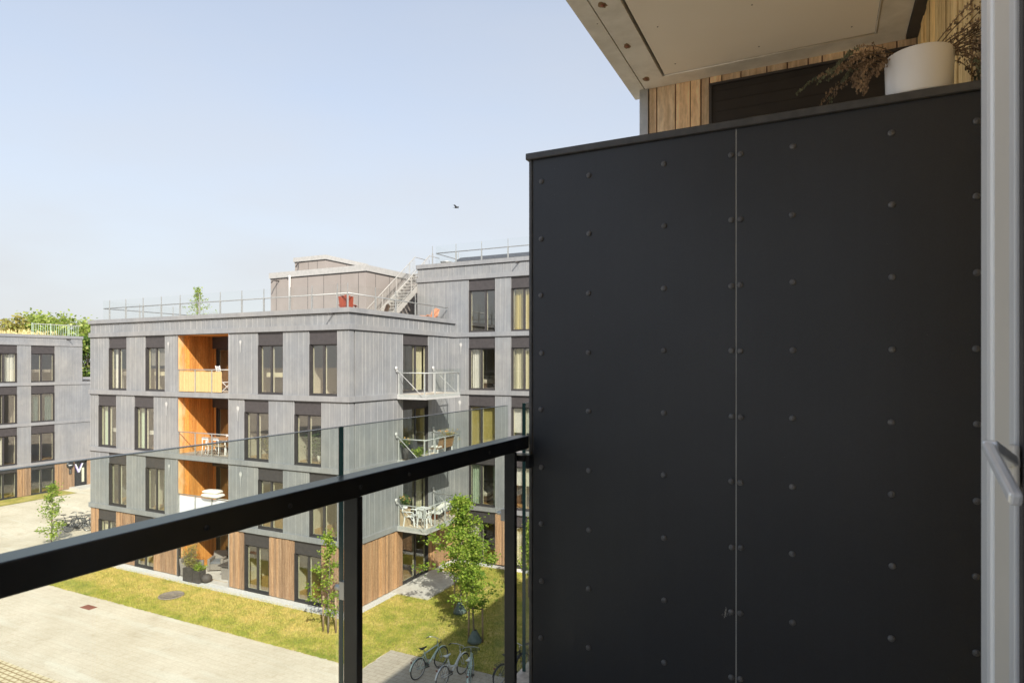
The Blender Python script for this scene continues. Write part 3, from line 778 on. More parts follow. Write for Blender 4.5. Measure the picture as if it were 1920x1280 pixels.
# loggia railings
def loggia_rail(i, infill, label):
    z = top(i) ; y = 19.99
    r = thing("loggia_railing", label, "railing", (LG0, y, z), "railings across the wooden loggias")
    for f in (.0, .34, .67, 1.0):
        x = LG0+.05 + (LG1-LG0-.1)*f
        m = MB(); m.box(x-.02, x+.02, y-.02, y+.02, z, z+1.05); m.build("post", "galvanised", r)
    m = MB(); m.tube([(LG0+.02, y, z+1.06), (LG1-.02, y, z+1.06)], .022, 8); m.build("handrail", "galvanised", r)
    for k in range(3):
        x0 = LG0+.06 + (LG1-LG0-.12)*k/3; x1 = LG0+.04 + (LG1-LG0-.12)*(k+1)/3
        m = MB(); m.box(x0, x1, y-.045, y-.035, z+.02, z+1.12); m.build("pane", "clear_glass", r)
    if infill == 'reed':
        m = MB(); x = LG0+.05; e = LG0+(LG1-LG0)*.84
        while x < e:
            w = R.uniform(.010, .02); h = R.uniform(.93, 1.0); m.box(x, x+w, y+.03+R.uniform(0, .01), y+.045, z+.03, z+h*1.02); x += w+.002
        m.build("reed_screen", "reed", r)
    if infill == 'white':
        m = MB(); m.box(LG0+.05, LG1-.05, y+.035, y+.045, z+.03, z+1.0); m.build("privacy_board", "sign_white", r)
loggia_rail(2, 'reed', "top loggia railing covered inside with straw-coloured reed screen")
loggia_rail(1, None, "clear glass loggia railing in front of the wooden dining set")
loggia_rail(0, 'white', "first floor loggia railing backed with plain white privacy board")
m = MB(); m.box(LG0+.03, LG0+.13, 19.93, 20.03, .07, BZ[0]); m.build("downpipe", "dark_aluminium", A)

# roof terrace railing on A
def rail_run(name, label, pts, z0, posts, matn="galvanised", group=None):
    r = thing(name, label, "railing", (pts[0][0], pts[0][1], z0), group)
    for (x, y) in posts:
        m = MB(); m.box(x-.028, x+.028, y-.028, y+.028, z0, z0+1.22); m.box(x-.008, x+.008, y-.02, y+.02, z0+1.22, z0+1.62)
        m.build("post", matn, r)
    m = MB(); m.tube([(p[0], p[1], z0+1.2) for p in pts], .026, 8); m.build("handrail", matn, r)
    for a, b in zip(pts[:-1], pts[1:]):
        a = Vector((a[0], a[1], 0)); b = Vector((b[0], b[1], 0)); L = (b-a).length; n = max(1, round(L/1.5)); d = (b-a)/n
        out = Vector((d.y, -d.x, 0)).normalized()*.06
        for k in range(n):
            p = a + d*k + d.normalized()*.02; q = a + d*(k+1) - d.normalized()*.02
            m = MB(); m.bar((p.x+out.x, p.y+out.y, z0+.85), (q.x+out.x, q.y+out.y, z0+.85), .012, 1.5); m.build("pane", "clear_glass", r)
    return r
px_f = [205.6, 236, 268.4, 302.6, 337.8, 374, 413, 453.5, 494.8, 543.5, 585, 632.6, 652]
px_s = [704, 742, 779, 812]
yf, xs = 20.35, -17.45
pts = [(-33.9, 27.5), (-33.9, yf), (xs, yf), (xs, 28.0)]
posts = [(xY(p, yf), yf) for p in px_f] + [(xs, yX(p, xs)) for p in px_s] + [(-33.9, y) for y in (22.3, 24.3, 26.3)]
rail_run("roof_railing", "long galvanised and glass railing around the roof terrace of the grey block", pts, 11.86, posts)

# ------------------------------------------------------------------ taller wing B
FB = Fac('F', 28.1)
BX1 = -5.0
B = thing("apartment_wing", "five-storey grey zinc wing with tall double windows, behind the courtyard lawn beside the dark screen", "apartment building", (-17.1, 28.1, 0))
opsB = [(xY(878.9, 28.1), xY(928.3, 28.1)), (xY(958.3, 28.1), xY(958.3, 28.1)+1.5), (xY(958.3, 28.1)+2.4, xY(958.3, 28.1)+3.9)]
FZB = FLOORZ + [(top(3), BZ[4])]
CUR_B = {(4, 1): [("curtain_ochre", 'l', .95)], (3, 0): [("curtain_white", 'l', .32)], (3, 1): [("curtain_cream", 'l', .75)],
         (2, 0): [("curtain_ochre", 'top', .98)], (2, 1): [("curtain_white", 'top', .6)], (1, 0): [("curtain_mint", 'l', .32), ("curtain_mint", 'r', .12)],
         (1, 1): [("curtain_white", 'top', .45)], (0, 0): [("curtain_white", 'l', .35)], (0, 1): [("curtain_cream", 'l', .35)], (4, 0): None}
for i, (z0, z1) in enumerate(FZB):
    x0 = -17.1 if i < 4 else -19.4
    walls(B, FB, x0 if i < 4 else -19.4, BX1, opsB, z0, z1, 'wood' if i == 0 else 'zinc')
    for k, (a, b) in enumerate(opsB): window(B, FB, a, b, z0, z1, mull=(.62 if i == 4 and k == 0 else .45), curt=CUR_B.get((i, k)))
    m = MB(); m.box(x0-.05 if i == 4 else -17.04, BX1, 28.05, 28.48, BZ[i]+.003, top(i)+.003); m.build("floor_band", "zinc_band", B)
m = MB()
for i in range(5):
    m.m = 0; m.box(-16.9 if i < 4 else -19.3, BX1, 28.48, 37, BZ[i]+.004, BZ[i]+.12); m.m = 1; m.box(-16.9 if i < 4 else -19.3, BX1, 28.48, 37, BZ[i]+.12, top(i)-.002)
m.m = 1; m.box(-17.1, BX1, 28.48, 37, -.1, .07); m.build("floor_plate", ["room_white", "oak_floor"], B)
m = MB()
for i, (z0, z1) in enumerate(FZB):
    m.box(-17.0 if i < 4 else -19.3, BX1, 33.0, 33.1, z0, z1)
    a = (opsB[0][1]+opsB[1][0])/2; m.box(a-.05, a+.05, 28.45, 33, z0, z1); m.box(opsB[0][0]-1.0, opsB[0][0]-.9, 28.45, 33, z0, z1)
    a = (opsB[1][1]+opsB[2][0])/2; m.box(a-.05, a+.05, 28.45, 33, z0, z1)
m.build("inner_wall", "room_white", B)
m = MB(); m.box(BX1-.3, BX1, 28.45, 37, .07, BZ[4]); m.box(-19.4, -19.1, 28.45, 37, top(3)+.01, BZ[4]); m.box(-19.1, BX1-.3, 36.7, 37, .07, BZ[4]); m.build("rear_wall", "zinc", B)
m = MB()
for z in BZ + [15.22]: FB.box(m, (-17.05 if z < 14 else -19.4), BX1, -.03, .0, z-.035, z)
m.build("painted_shadow", "dark_aluminium", B)  # shadow lines under the wing's bands, drawn as dark strips
m = MB(); m.m = 0; FB.box(m, -19.4, BX1, 0, .35, top(4)+.003, 15.22); m.m = 1; u = -19.35
while u < BX1: FB.box(m, u-.007, u+.007, -.02, 0, top(4)+.003, 15.22); u += R.choice((.3, .38, .42))
m.m = 0; m.box(-19.4, -19.05, 28.45, 37, top(4), 15.22); m.build("parapet", ["zinc", "zinc_seam"], B)
m = MB(); m.box(-19.47, BX1, 28.03, 28.52, 15.22, 15.43); m.box(-19.47, -19.0, 28.52, 37, 15.22, 15.43); m.build("parapet_cap", "zinc_band", B)
m = MB(); m.box(-19.1, BX1, 28.4, 37, 14.72, 14.9); m.build("roof_deck", "gravel", B)
vent(B, FB, 864.5, 646, .9); vent(B, FB, 862.6, 754, 1.0); spout(B, FB, 973, 492)
px_b = [811, 855, 903, 952.5]; yb = 28.7
rail_run("roof_railing", "short galvanised and glass railing on top of the five-storey wing", [(-18.6, 33), (-18.6, yb), (BX1-.3, yb)], 14.9,
         [(xY(p, yb), yb) for p in px_b] + [(-18.6, 31)] + [(-12 + 1.5*k, yb) for k in range(4)])
sp = thing("solar_panel", "long dark tilted solar panel row on the roof of the five-storey wing", "solar panel", (-15, 30.5, 14.9))
a = xY(858, 30.2)
m = MB(); m.bar((a, 30.2, 15.93), (BX1, 30.2, 15.93), .7, .05, up=(0, -.5, 1)); m.build("panel", "solar_dark", sp)
m = MB()
for k in range(6): m.box(a+.4+k*1.5, a+.46+k*1.5, 30.25, 30.31, 14.9, 15.9)
m.box(a, BX1, 30.05, 30.12, 15.62, 15.70); m.build("support", "galvanised_pale", sp)
m = MB(); a = xY(828, 29.6); m.lathe([(0, 0), (.32, 0), (.34, .05), (0, .09)], (a+.3, 29.6, 15.72), 16); m.box(a+.22, a+.38, 29.52, 29.68, 14.9, 15.74)
o = m.build("roof_vent", "galvanised", None, (a+.3, 29.6, 14.9)); tag(o, "small flat-capped vent on the left end of the taller wing's roof", "roof vent")

# outside stair from the terrace up to the taller roof
st = thing("roof_staircase", "pale steel staircase climbing from the roof terrace to the taller wing", "staircase", (-19.9, 25.4, 11.86))
y0s, z0s, y1s, z1s = 25.35, 11.9, 29.3, 15.15
n = 17
for k in range(n):
    f = (k+1)/n; y = y0s+(y1s-y0s)*f; z = z0s+(z1s-z0s)*f
    m = MB(); m.box(-20.36, -19.46, y-.24, y, z-.035, z); m.build("tread", "stair_steel", st)
for x in (-20.4, -19.44):
    m = MB(); m.bar((x, y0s-.25, z0s-.05), (x, y1s, z1s-.05), .03, .26); m.build("stringer", "stair_steel", st)
    m = MB(); sl = (z1s-z0s)/(y1s-y0s)
    m.tube([(x, y0s-.2, z0s+1.0), (x, y1s, z1s+.98), (x, y1s+1.0, z1s+.98)], .022, 8); m.tube([(x, y0s-.2, z0s+.22), (x, y1s, z1s+.28)], .014, 6)
    k = 0; y = y0s-.15
    while y < y1s:
        zz = z0s+(y-y0s)*sl; r_ = .024 if k % 10 == 0 else .010
        m.tube([(x, y, zz+(.0 if k % 10 == 0 else .22)), (x, y, zz+1.04)], r_, 6, False); y += .12; k += 1
    m.build("railing", "stair_steel", st)

# ------------------------------------------------------------------ left block C
XC = -52.0; SC = Fac('S', XC)
Cb = thing("apartment_building", "grey zinc four-storey block at the left edge with wood-clad ground floor and grassy roof", "apartment building", (XC, 28, ZC))
yc1 = yX(154, XC); yc0 = 10.0; yc2 = 36.0
ops0 = [(yX(-14, XC), yX(32.2, XC)), (yX(58, XC), yX(102.6, XC))]; wd = ops0[0][1]-ops0[0][0]
ops0 = [(ops0[0][0]-3.2-wd, ops0[0][0]-3.2)] + ops0
CC = {(3, 2): [("curtain_grey", 'band', .1)], (2, 2): [("curtain_teal", 'l', .35), ("curtain_teal", 'r', .30)], (2, 1): [("curtain_grey", 'l', .3)], (1, 1): [("curtain_white", 'l', .4)], (3, 1): [("curtain_white", 'r', .5)]}
zc = [(ZC, BZ[0])] + FLOORZ[1:]
dA, dB = yX(139.5, XC), yX(163, XC)
for i, (z0, z1) in enumerate(zc):
    e = yc2 if i < 3 else yc1
    o_ = ops0 + ([(dA, dB)] if i == 0 else [])
    if i == 0:
        walls(Cb, SC, yc0, yc2, ops0 + [(dA, dB)], z0, z1, 'wood', wood="wood_weathered")
    else: walls(Cb, SC, yc0, e, ops0, z0, z1)
    for k, (a, b) in enumerate(ops0): window(Cb, SC, a, b, z0, z1, head=.60 if i else .30, mull=.45, curt=CC.get((i, k)))
    m = MB(); m.box(XC-.38, XC+.05, yc0, e, BZ[i], top(i)); m.build("floor_band", "zinc_band", Cb)
m = MB()
for i in range(4):
    e = yc2 if i < 3 else yc1
    m.m = 0; m.box(XC-8, XC-.38, yc0, e, BZ[i], BZ[i]+.12); m.m = 1; m.box(XC-8, XC-.38, yc0, e, BZ[i]+.12, top(i)-.003)
m.m = 1; m.box(XC-8, XC-.36, yc0, yc2, 0, ZC+.01); m.build("floor_plate", ["room_white", "oak_floor"], Cb)
m = MB(); m.box(XC-5.1, XC-5, yc0, yc2, ZC, BZ[2]); m.box(XC-5.1, XC-5, yc0, yc1-.4, top(2), BZ[3])
for a in ((ops0[1][1]+ops0[2][0])/2, ops0[2][1]+1.0): m.box(XC-5, XC-.35, a-.05, a+.05, ZC, BZ[3])
m.build("inner_wall", "room_white", Cb)
m = MB(); m.box(XC-8, XC-.35, yc1-.35, yc1, top(2)+.01, BZ[3]); m.box(XC-8.3, XC-8, yc0, yc2, ZC, BZ[2]); m.build("rear_wall", "zinc", Cb)
m = MB(); m.m = 0; SC.box(m, yc0, yc1, 0, .35, top(3), CAPB-.1); m.m = 1; u = yc0+.1
while u < yc1: SC.box(m, u-.007, u+.007, -.02, 0, top(3), CAPB-.1); u += R.choice((.3, .38, .42))
m.m = 0; m.box(XC-8, XC-.35, yc1-.35, yc1, top(3), CAPB-.1); m.build("parapet", ["zinc", "zinc_seam"], Cb)
m = MB(); m.box(XC-.42, XC+.06, yc0, yc1+.06, CAPB-.1, CAPT-.1); m.box(XC-8, XC-.42, yc1-.4, yc1+.06, CAPB-.1, CAPT-.1)
m.box(XC-.35, XC+.05, yc1+.05, yc2, 9.0, 9.15); m.build("parapet_cap", "zinc_band", Cb)
m = MB(); m.box(XC-8, XC-.3, yc0, yc1-.3, top(3)+.002, 12.05); m.box(XC-8, XC-.3, yc1, yc2, 8.83, 8.95); m.build("roof_deck", "gravel", Cb)
spout(Cb, SC, 128, 637)
# entrance
m = MB(); z0 = ZC+.14; z1 = BZ[0]
m.box(XC-.2, XC-.14, dA, dB, z0, z1-.1); SC.box(m, dA, dB, -.01, .35, z1-.12, z1); SC.box(m, dA, dB, -.005, .35, ZC, z0)
dr = m.build("door", "sign_dark", Cb)
m = MB(); yw = dA+(dB-dA)*.66; m.box(XC-.138, XC-.132, yw, yw+.18, z0+.25, z0+1.35); m.build("door_glass", "curtain_cream", dr)
# white V on the door, seen from +X: u runs to the right
vc = yX(149.5, XC); vz = z0+1.37
def vmark(off, mt, dd):
    m = MB(); h = .34; w = (yX(157.5, XC)-yX(141.5, XC))/2; t = w*.30
    pts = [(vc-w+off, vz+h), (vc-w+t+off, vz+h), (vc+off, vz-h+.17), (vc+w-t+off, vz+h), (vc+w+off, vz+h), (vc+.05+off, vz-h), (vc-.05+off, vz-h)]
    m.prism([(u, z) for u, z in pts], 'x', XC-.14+dd, XC-.13+dd); m.build("letter", mt, dr)
vmark(-.03, "sign_violet", 0); vmark(.02, "sign_white", .012)
m = MB(); sy = yX(131, XC); p = atX(131, 871, XC)
m.lathe([(0, 0), (.27, 0), (.27, .03), (0, .03)], (XC+.03, sy, p[2]), 24, 'x'); rs = m.build("round_sign", "sign_dark", Cb)
m = MB(); n = 14; m.prism([(sy-.15*cos(pi*k/n)*1.0, p[2]+.0-.06*sin(pi*k/n)) for k in range(n+1)], 'x', XC+.06, XC+.066); m.build("emblem", "sign_white", rs)
m = MB(); p = atX(131, 883, XC); m.box(XC+.02, XC+.07, sy-.09, sy+.09, p[2]-.2, p[2]+.2); m.m = 1
for k in range(3): m.box(XC+.07, XC+.074, sy-.06, sy+.06, p[2]-.13+k*.1, p[2]-.09+k*.1)
m.build("intercom", ["sign_dark", "manhole_iron"], Cb)
m = MB(); SC2 = SC
m.box(XC, XC+.9, yc1+1.6, yc1+1.7, 5.2, 5.64); m.build("canopy", "dark_header", Cb)

# roof garden of C
fr = thing("roof_fence", "low pale green glass and bar fence on the left block's grassy roof", "fence", (XC-1, 28, 12.05))
y = yX(60, XC-.7)
ye = yX(150, XC-.7); k = 0
while y < ye:
    m = MB(); m.box(XC-.72, XC-.68, y-.02, y+.02, 12.05, 13.25); m.build("post", "fence_green", fr)
    if k % 2 == 0 or True:
        m = MB()
        q = y+.1
        while q < min(y+1.15, ye): m.box(XC-.71, XC-.69, q-.010, q+.010, 12.15, 13.2); q += .16
        m.build("bar_panel", "fence_green", fr)
    y += 1.25; k += 1
m = MB(); m.box(XC-.73, XC-.67, yX(60, XC-.7), ye, 13.16, 13.2); m.build("top_rail", "galvanised_pale", fr)
rs_ = random.Random(4); m = MB()
for k in range(1500):
    y = rs_.uniform(yc0+8, yc1-.8); x = XC-rs_.uniform(.8, 5); h = rs_.uniform(.3, .9)*(1.3 if y < yX(30, XC) else .7); l = rs_.uniform(-.15, .15); l2 = rs_.uniform(-.15, .15)
    m.add([(x-.012, y-.012, 12.04), (x+.012, y+.012, 12.04), (x+l, y+l2, 12.04+h)], [(0, 1, 2)])
    if k % 3 == 0: m.add([(x+l-.05, y+l2-.04, 12.0+h), (x+l+.05, y+l2+.04, 12.0+h), (x+l, y+l2, 12.2+h)], [(0, 1, 2)])
tag(m.build("roof_grass", "straw"), "dry straw-coloured tall grasses on the left block's roof", "grass", kind='stuff')

cb_ = thing("concrete_bench", "pale concrete block seat on the paving by the wooden entrance", "bench", (XC+1.2, 33.0, ZC))
m = MB(); m.box(XC+1.0, XC+1.5, 31.8, 35.5, ZC-.05, ZC+.45); m.build("seat_block", "concrete_pale", cb_, bevel=.04)
# ------------------------------------------------------------------ our own building
HOME = thing("home_building", "wood-clad building corner right behind the dark screen, with blind-covered window under a balcony", "apartment building", (.5, 4.16, 0))
WY = 4.16; XW = .485; E = EYE_Z; HS = 1.83
ztop = 12.35
m = MB(); m.box(-1.08, XW+10, WY+.03, 26, 0, ztop); m.box(XW+.03, XW+10, -30, WY+.03, 0, ztop); m.build("wall", "zinc", HOME)
m = MB(); m.box(xY(1200, WY), xY(1215.5, WY), WY-.012, WY+.12, 0, E+HS+.01); m.build("corner_trim", "galvanised", HOME)
# boards of the side wall; joints read from the photograph at their wall plane
ux = [xY(p, WY) for p in (1216, 1231, 1266, 1294, 1314, 1330)]
zo = E+1.775; bot = E-.6
m = MB(); xo0 = ux[-1]
for a, b in zip(ux[:-1], ux[1:]):
    m.box(a+.004, b-.004, WY+R.choice((0, .006)), WY+.03, bot, E+HS+.05)
m.box(ux[0]+.001, ux[1]-.003, WY-.001, WY, E+1.38, E+1.383)
x = xo0
while x < XW-.02:
    w = min(R.choice((.075, .115, .15)), XW-x); m.box(x+.004, x+w-.004, WY+R.choice((0, .006)), WY+.03, zo+.014, E+HS+.05); x += w
m.build("side_boards", "wood_larch", HOME)
m = MB(); m.box(ux[0]-.01, XW, WY+.018, WY+.028, bot, E+HS+.05); m.build("board_backing", "leather_brown", HOME)
m = MB(); m.box(xo0, xo0+.014, WY-.006, WY+.029, bot, zo+.014); m.box(xo0+.014, XW, WY-.006, WY+.029, zo, zo+.014); w_ = m.build("window", "dark_aluminium", HOME)
m = MB(); m.box(xo0+.014, XW, WY+.008, WY+.016, bot, zo)
for k in range(34): m.box(xo0+.03, XW, WY+.0055, WY+.008, zo-.04-k*.065, zo-.037-k*.065)
m.build("blind", "dark_blind", w_)
m = MB(); y = WY
while y > -.2:
    w = R.choice((.086, .09, .096)); m.box(XW-R.choice((0, .005)), XW+.03, y-w+.004, y-.004, E-1.4, E+2.4); y -= w
m.build("slat_cladding", "wood_slats", HOME)
m = MB(); m.box(XW+.014, XW+.029, -.2, WY, E-1.4, E+2.4); m.build("slat_backing", "leather_brown", HOME)
m = MB(); m.box(-1.25, XW, -2.2, WY+.03, E-1.53, E-1.41); m.build("balcony_floor", "deck_board", HOME)

# balcony above: steel edge channels round a cement soffit board
zs = E+HS
def sp_(px, py): t = HS*FPX/(684-py); d = ray(px); return (d[0]*t, d[1]*t)
UB = thing("upper_balcony", "tan soffit board framed by stained steel channels, overhanging at the top right", "balcony", (-.3, 1, zs))
xa = sp_(1060, 0)[0]; xb = sp_(1101, 0)[0]; xc = sp_(1165, 0)[0]; xr = sp_(1640, 65)[0]; xe = sp_(1716, 0)[0]
yb_ = sp_(1242, 143)[1]
m = MB(); m.box(xa, xb-.004, -2.0, WY+.13, zs, zs+.14); m.build("edge_channel", "soffit_edge", UB)
m = MB(); m.box(xa-.008, xa-.001, -2.0, WY+.13, zs+.015, zs+.14); m.build("edge_flashing", "galvanised", UB)
m = MB(); m.box(xb+.004, xc-.006, -2.0, WY-.001, zs, zs+.13); m.box(xc-.006, xr+.012, yb_+.010, WY-.001, zs, zs+.13); m.box(xr+.012, xe, -2.0, WY-.001, zs, zs+.13)
m.build("inner_channel", "soffit_edge", UB)
m = MB(); m.box(xa+.02, xe-.01, -2, WY-.002, zs+.07, zs+.14); m.build("deck_underside", "planter_dark", UB)
m = MB(); m.box(xc+.012, xr, -2.0, yb_-.004, zs+.004, zs+.02); m.build("soffit_board", "soffit_board", UB)
m = MB(); m.tube([(xc+.012, yb_+.003, zs+.001), (xr+.01, yb_+.003, zs+.001)], .005, 6); m.tube([(xr+.006, yb_, zs+.001), (xr+.006, -2, zs+.001)], .005, 6); m.build("edge_bead", "soffit_edge", UB)
for (px, py) in ((1130, 10), (1176, 87), (1212, 148)):
    cx, cy = sp_(px, py)
    m = MB(); m.lathe([(0, -.005), (.010, -.004), (.010, .003)], (cx, cy, zs), 12); b_ = m.build("bolt", "rust_iron", UB)
    m = MB(); n = 14; rr = [R.uniform(.017, .028) for _ in range(n)]
    m.prism([(cx+rr[k]*cos(2*pi*k/n)*.9, cy+rr[k]*sin(2*pi*k/n)*1.3) for k in range(n)], 'z', zs-.0012, zs); m.build("rust_mark", "rust_spot", b_)
for (px, py) in ((1233, 52), (1410, 11), (1266, 121), (1423, 89), (1597, 52), (1560, 95), (1120, 45)):
    cx, cy = sp_(px, py)
    m = MB(); m.lathe([(0, -.001), (.0045, -.0005), (.0045, .006)], (cx, cy, zs+.003 if px > 1200 else zs), 10); m.build("screw", "manhole_iron", UB)
m = MB(); m.box(xe+.004, XW-.001, 2.0, WY-.02, zs-.01, zs+.14); m.box(xe-.01, XW-.003, 3.0, 3.1, zs-.04, zs-.011); m.build("wall_bracket", "planter_dark", UB)

# ------------------------------------------------------------------ privacy screen
P = 2.52; XE = -1.150
SCR = thing("privacy_screen", "tall charcoal laminate privacy screen with rows of round rivets, filling the right half", "screen", (XE, P, E-1.41))
zt = E+.895; zb = E-1.40
xj = xY(1380, P)
m = MB(); m.box(XE+.020, xj-.0022, P, P+.008, zb, zt); m.build("panel", "screen_laminate", SCR, bevel=.0012)
m = MB(); m.box(xj+.0022, XW-.002, P, P+.008, zb, zt); m.build("panel", "screen_laminate", SCR, bevel=.0012)
m = MB(); m.box(xj-.0022, xj+.0022, P+.002, P+.0075, zb, zt); m.build("joint_strip", "stain_white", SCR)
m = MB(); m.box(XE+.014, XE+.020, P+.002, P+.15, zb, zt); m.box(XE, XE+.014, P-.004, P+.158, zb, zt); m.build("edge_trim", "screen_cap", SCR, bevel=.002)
m = MB(); m.box(XE+.03, XW-.01, P+.009, P+.15, zb, zt-.001); m.build("core", "dark_header", SCR)
m = MB(); m.box(XE+.02, XW-.002, P+.150, P+.158, zb, zt); m.build("rear_panel", "screen_laminate", SCR)
m = MB()
m.box(XE-.012, XW-.003, P-.016, P+.18, zt+.001, zt+.030)
o = m.build("cap", "screen_cap", SCR, bevel=.004)
cols = [xY(p, P) for p in (1015, 1104, 1245, 1371.5, 1388.5, 1486, 1672, 1831)]
for ci, cx in enumerate(cols):
    for k in range(9):
        z = E+.797-.248*k + R.uniform(-.002, .002) + (.004 if ci in (2,) else 0)
        xx = cx + R.uniform(-.0015, .0015)
        m = MB(); m.lathe([(0, -.0095), (.0035, -.0092), (.0042, -.0070), (.0055, -.0085), (.0098, -.0055), (.0112, -.0010), (.0112, .001)], (xx, P-.0002, z), 20, 'y')
        m.build("rivet", "screen_rivet", SCR)
m = MB(); rs_ = random.Random(9)
for k in range(26):
    z = atY(1360, 1150, P-.001)[2] + rs_.gauss(0, .012); x = xY(1360, P) + rs_.gauss(0, .005); a = rs_.uniform(-.5, .5); l = rs_.uniform(.003, .010)
    m.box(x, x+.0008, P-.0006, P-.0002, z, z+l)
m.build("scratch", "vent_pale", SCR)

# ------------------------------------------------------------------ near balcony railing
RL = thing("balcony_railing", "black steel handrail on slim posts with frameless glass outside it, near foreground", "railing", (-1.18, 2, E-1.41))
hz = E-.309
m = MB(); m.box(-1.212, XE, -2.5, P-.001, hz-.057, hz); m.build("handrail", "rail_paint", RL, bevel=.0035)
m = MB(); m.box(-1.212, XE-.012, P+.16, 5.5, hz-.057, hz); m.build("handrail", "rail_paint", RL, bevel=.0035)
for y in (.38, 1.376, 2.373):
    m = MB(); m.box(-1.199, XE-.0005, y, y+.024, E-1.55, hz-.058); pst = m.build("post", "rail_paint", RL, bevel=.002)
    m = MB(); m.box(-1.218, -1.200, y+.004, y+.02, hz-.35, hz-.30); m.tube([(-1.20, y+.012, hz-.32), (-1.236, y+.012, hz-.32)], .008, 10); m.build("glass_clamp", "steel_bright", pst)
    m = MB(); m.lathe([(0, 0), (.006, 0), (.0065, .003), (0, .004)], (XE-.0005, y+.012, hz-.03), 12, 'x'); m.build("screw", "rail_paint", pst)
for y in (.9, 1.13, 1.62, 2.15):
    m = MB(); m.lathe([(0, 0), (.006, 0), (.006, .002), (0, .004)], (XE, y, hz-.03), 12, 'x'); m.build("screw", "rail_paint", RL)
gt = E-.176
for a, b in ((-.62, .385), (.40, 1.385), (1.398, 2.452), (2.63, 3.60)):
    m = MB(); m.box(-1.235, -1.220, a+.001, b-.001, E-1.60, gt-.0008); g = m.build("pane", "rail_glass", RL)
    m = MB(); m.box(-1.236, -1.219, a, a+.0012, E-1.60, gt); m.build("pane_edge", "glass_edge", g)
    m = MB(); m.box(-1.235, -1.220, a+.0012, b, gt-.0006, gt+.001); m.build("polished_edge", "glass_edge_top", g)
m = MB(); m.box(-1.2, XE+.02, 2.42, 2.50, hz-.10, hz-.075); m.box(-1.13, -1.115, 2.44, 2.49, hz-.13, hz-.075); m.build("wall_bracket", "rail_paint", RL)

# ------------------------------------------------------------------ balcony door edge
DR = thing("balcony_door", "pale metal edge of the open balcony door at the right margin, with lever handle", "door", (.30, 1.5, E-1.4))
def py_(px, X=.30): return yX(px, X)
def stile(p0, p1, matn, nm, x0, x1, bev=.003):
    m = MB(); m.box(x0, x1, py_(p1), py_(p0), E-1.38, E+1.2); return m.build(nm, matn, DR, bevel=bev)
stile(1838.5, 1853, "door_grey", "stile", .300, .345, .006)
stile(1853, 1864, "door_highlight", "stile", .296, .345, .010)  # paler strip puts the lip's highlight into the colour
stile(1864.5, 1893, "door_beige", "stile", .300, .345)
stile(1894, 1905, "door_grey", "glazing_bead", .298, .34)
stile(1905.5, 1912, "door_seal", "gasket", .304, .34, .001)
m = MB(); m.box(.315, .321, .2, py_(1912), E-1.3, E+1.2); m.build("pane", "clear_glass", DR)
m = MB(); m.box(.325, .333, .2, py_(1912), E-1.3, E+1.2); m.build("dark_infill", "door_seal", DR)
# lever handle
def hp(px, py, X):
    return Vector(atX(px, py, X))
a = hp(1851, 833, .235); b = hp(1906, 938, .235)
m = MB(); m.bar(a, b, .020, .016, up=(1, 0, 0)); hd = m.build("handle", "brushed_handle", DR, bevel=.005)
c = hp(1856, 835, .235); d = hp(1902, 868, .298)
m = MB(); m.bar(c, d, .018, .020, up=(1, 0, 0)); m.build("neck", "brushed_handle", hd, bevel=.004)
m = MB(); e = hp(1900, 872, .294); m.box(.290, .300, e.y-.016, e.y+.016, e.z-.035, e.z+.035); m.build("rosette", "door_beige", hd, bevel=.004)

# ------------------------------------------------------------------ pot with dry heather on the screen
zc_ = zt+.0305
pc = (xY(1720, P+.11), P+.075, zc_)
POT = thing("potted_plant", "white ceramic pot of dry drooping heather standing on top of the dark screen", "potted plant", pc)
rp = .104; hp_ = .148
m = MB(); m.lathe([(0, 0), (rp*.93, 0), (rp*.955, .004), (rp, hp_-.004), (rp-.003, hp_), (rp-.008, hp_-.002), (rp-.012, hp_-.03), (0, hp_-.03)], pc, 48); m.build("pot", "white_ceramic", POT)
m = MB(); m.lathe([(0, hp_-.025), (rp-.013, hp_-.025)], pc, 24); m.build("soil", "soil", POT)
rs_ = random.Random(21)
def heather(mb_s, mb_b, mb_g, p0, dirx, diry, up, droop, L, green):
    pts = []; p = Vector(p0); v = Vector((dirx, diry, up)).normalized()*(L/14)
    for k in range(15):
        pts.append(p.copy()); p = p + v; v.z -= droop*(L/14)/14*(.5+1.1*k/14); v = v.normalized()*(L/14)
    mb_s.tube(pts, [.0016*(1-.6*k/14)+.0004 for k in range(15)], 5, False)
    for k in range(5, 15):
        dens = 1.0 if k > 7 else .45
        for j in range(int(9*dens)):
            c = pts[k-1].lerp(pts[k], rs_.random()); s = .0085*(1.2-.7*(k/14)**3)
            q = c + Vector((rs_.gauss(0, s*.55), rs_.gauss(0, s*.55), rs_.gauss(0, s*.6)))
            tgt = mb_g if (green and k > 10) else mb_b
            r = rs_.uniform(.0018, .0042)
            tgt.add([q+Vector((r,0,0)), q+Vector((-r*.6,r,0)), q+Vector((-r*.6,-r,0)), q+Vector((0,0,r*1.8)), q-Vector((0,0,r*1.4))],
                    [(0,1,3),(1,2,3),(2,0,3),(1,0,4),(2,1,4),(0,2,4)])
            if rs_.random() < .25: mb_s.tube([c, q], .0007, 3, False)
ms, mb1, mg = MB(), MB(), MB()
base = Vector((pc[0], pc[1], pc[2]+hp_-.01))
specs = []
for k in range(12):   # drooping towards the left
    specs.append((-1, rs_.uniform(-.9, .4), rs_.uniform(.05, .75), rs_.uniform(1.2, 2.3), rs_.uniform(.17, .31), rs_.random() < .5))
for k in range(5):
    specs.append((rs_.uniform(-1, -.5), rs_.uniform(-.9, -.2), rs_.uniform(.1, .5), rs_.uniform(2.8, 3.8), rs_.uniform(.14, .22), rs_.random() < .3))
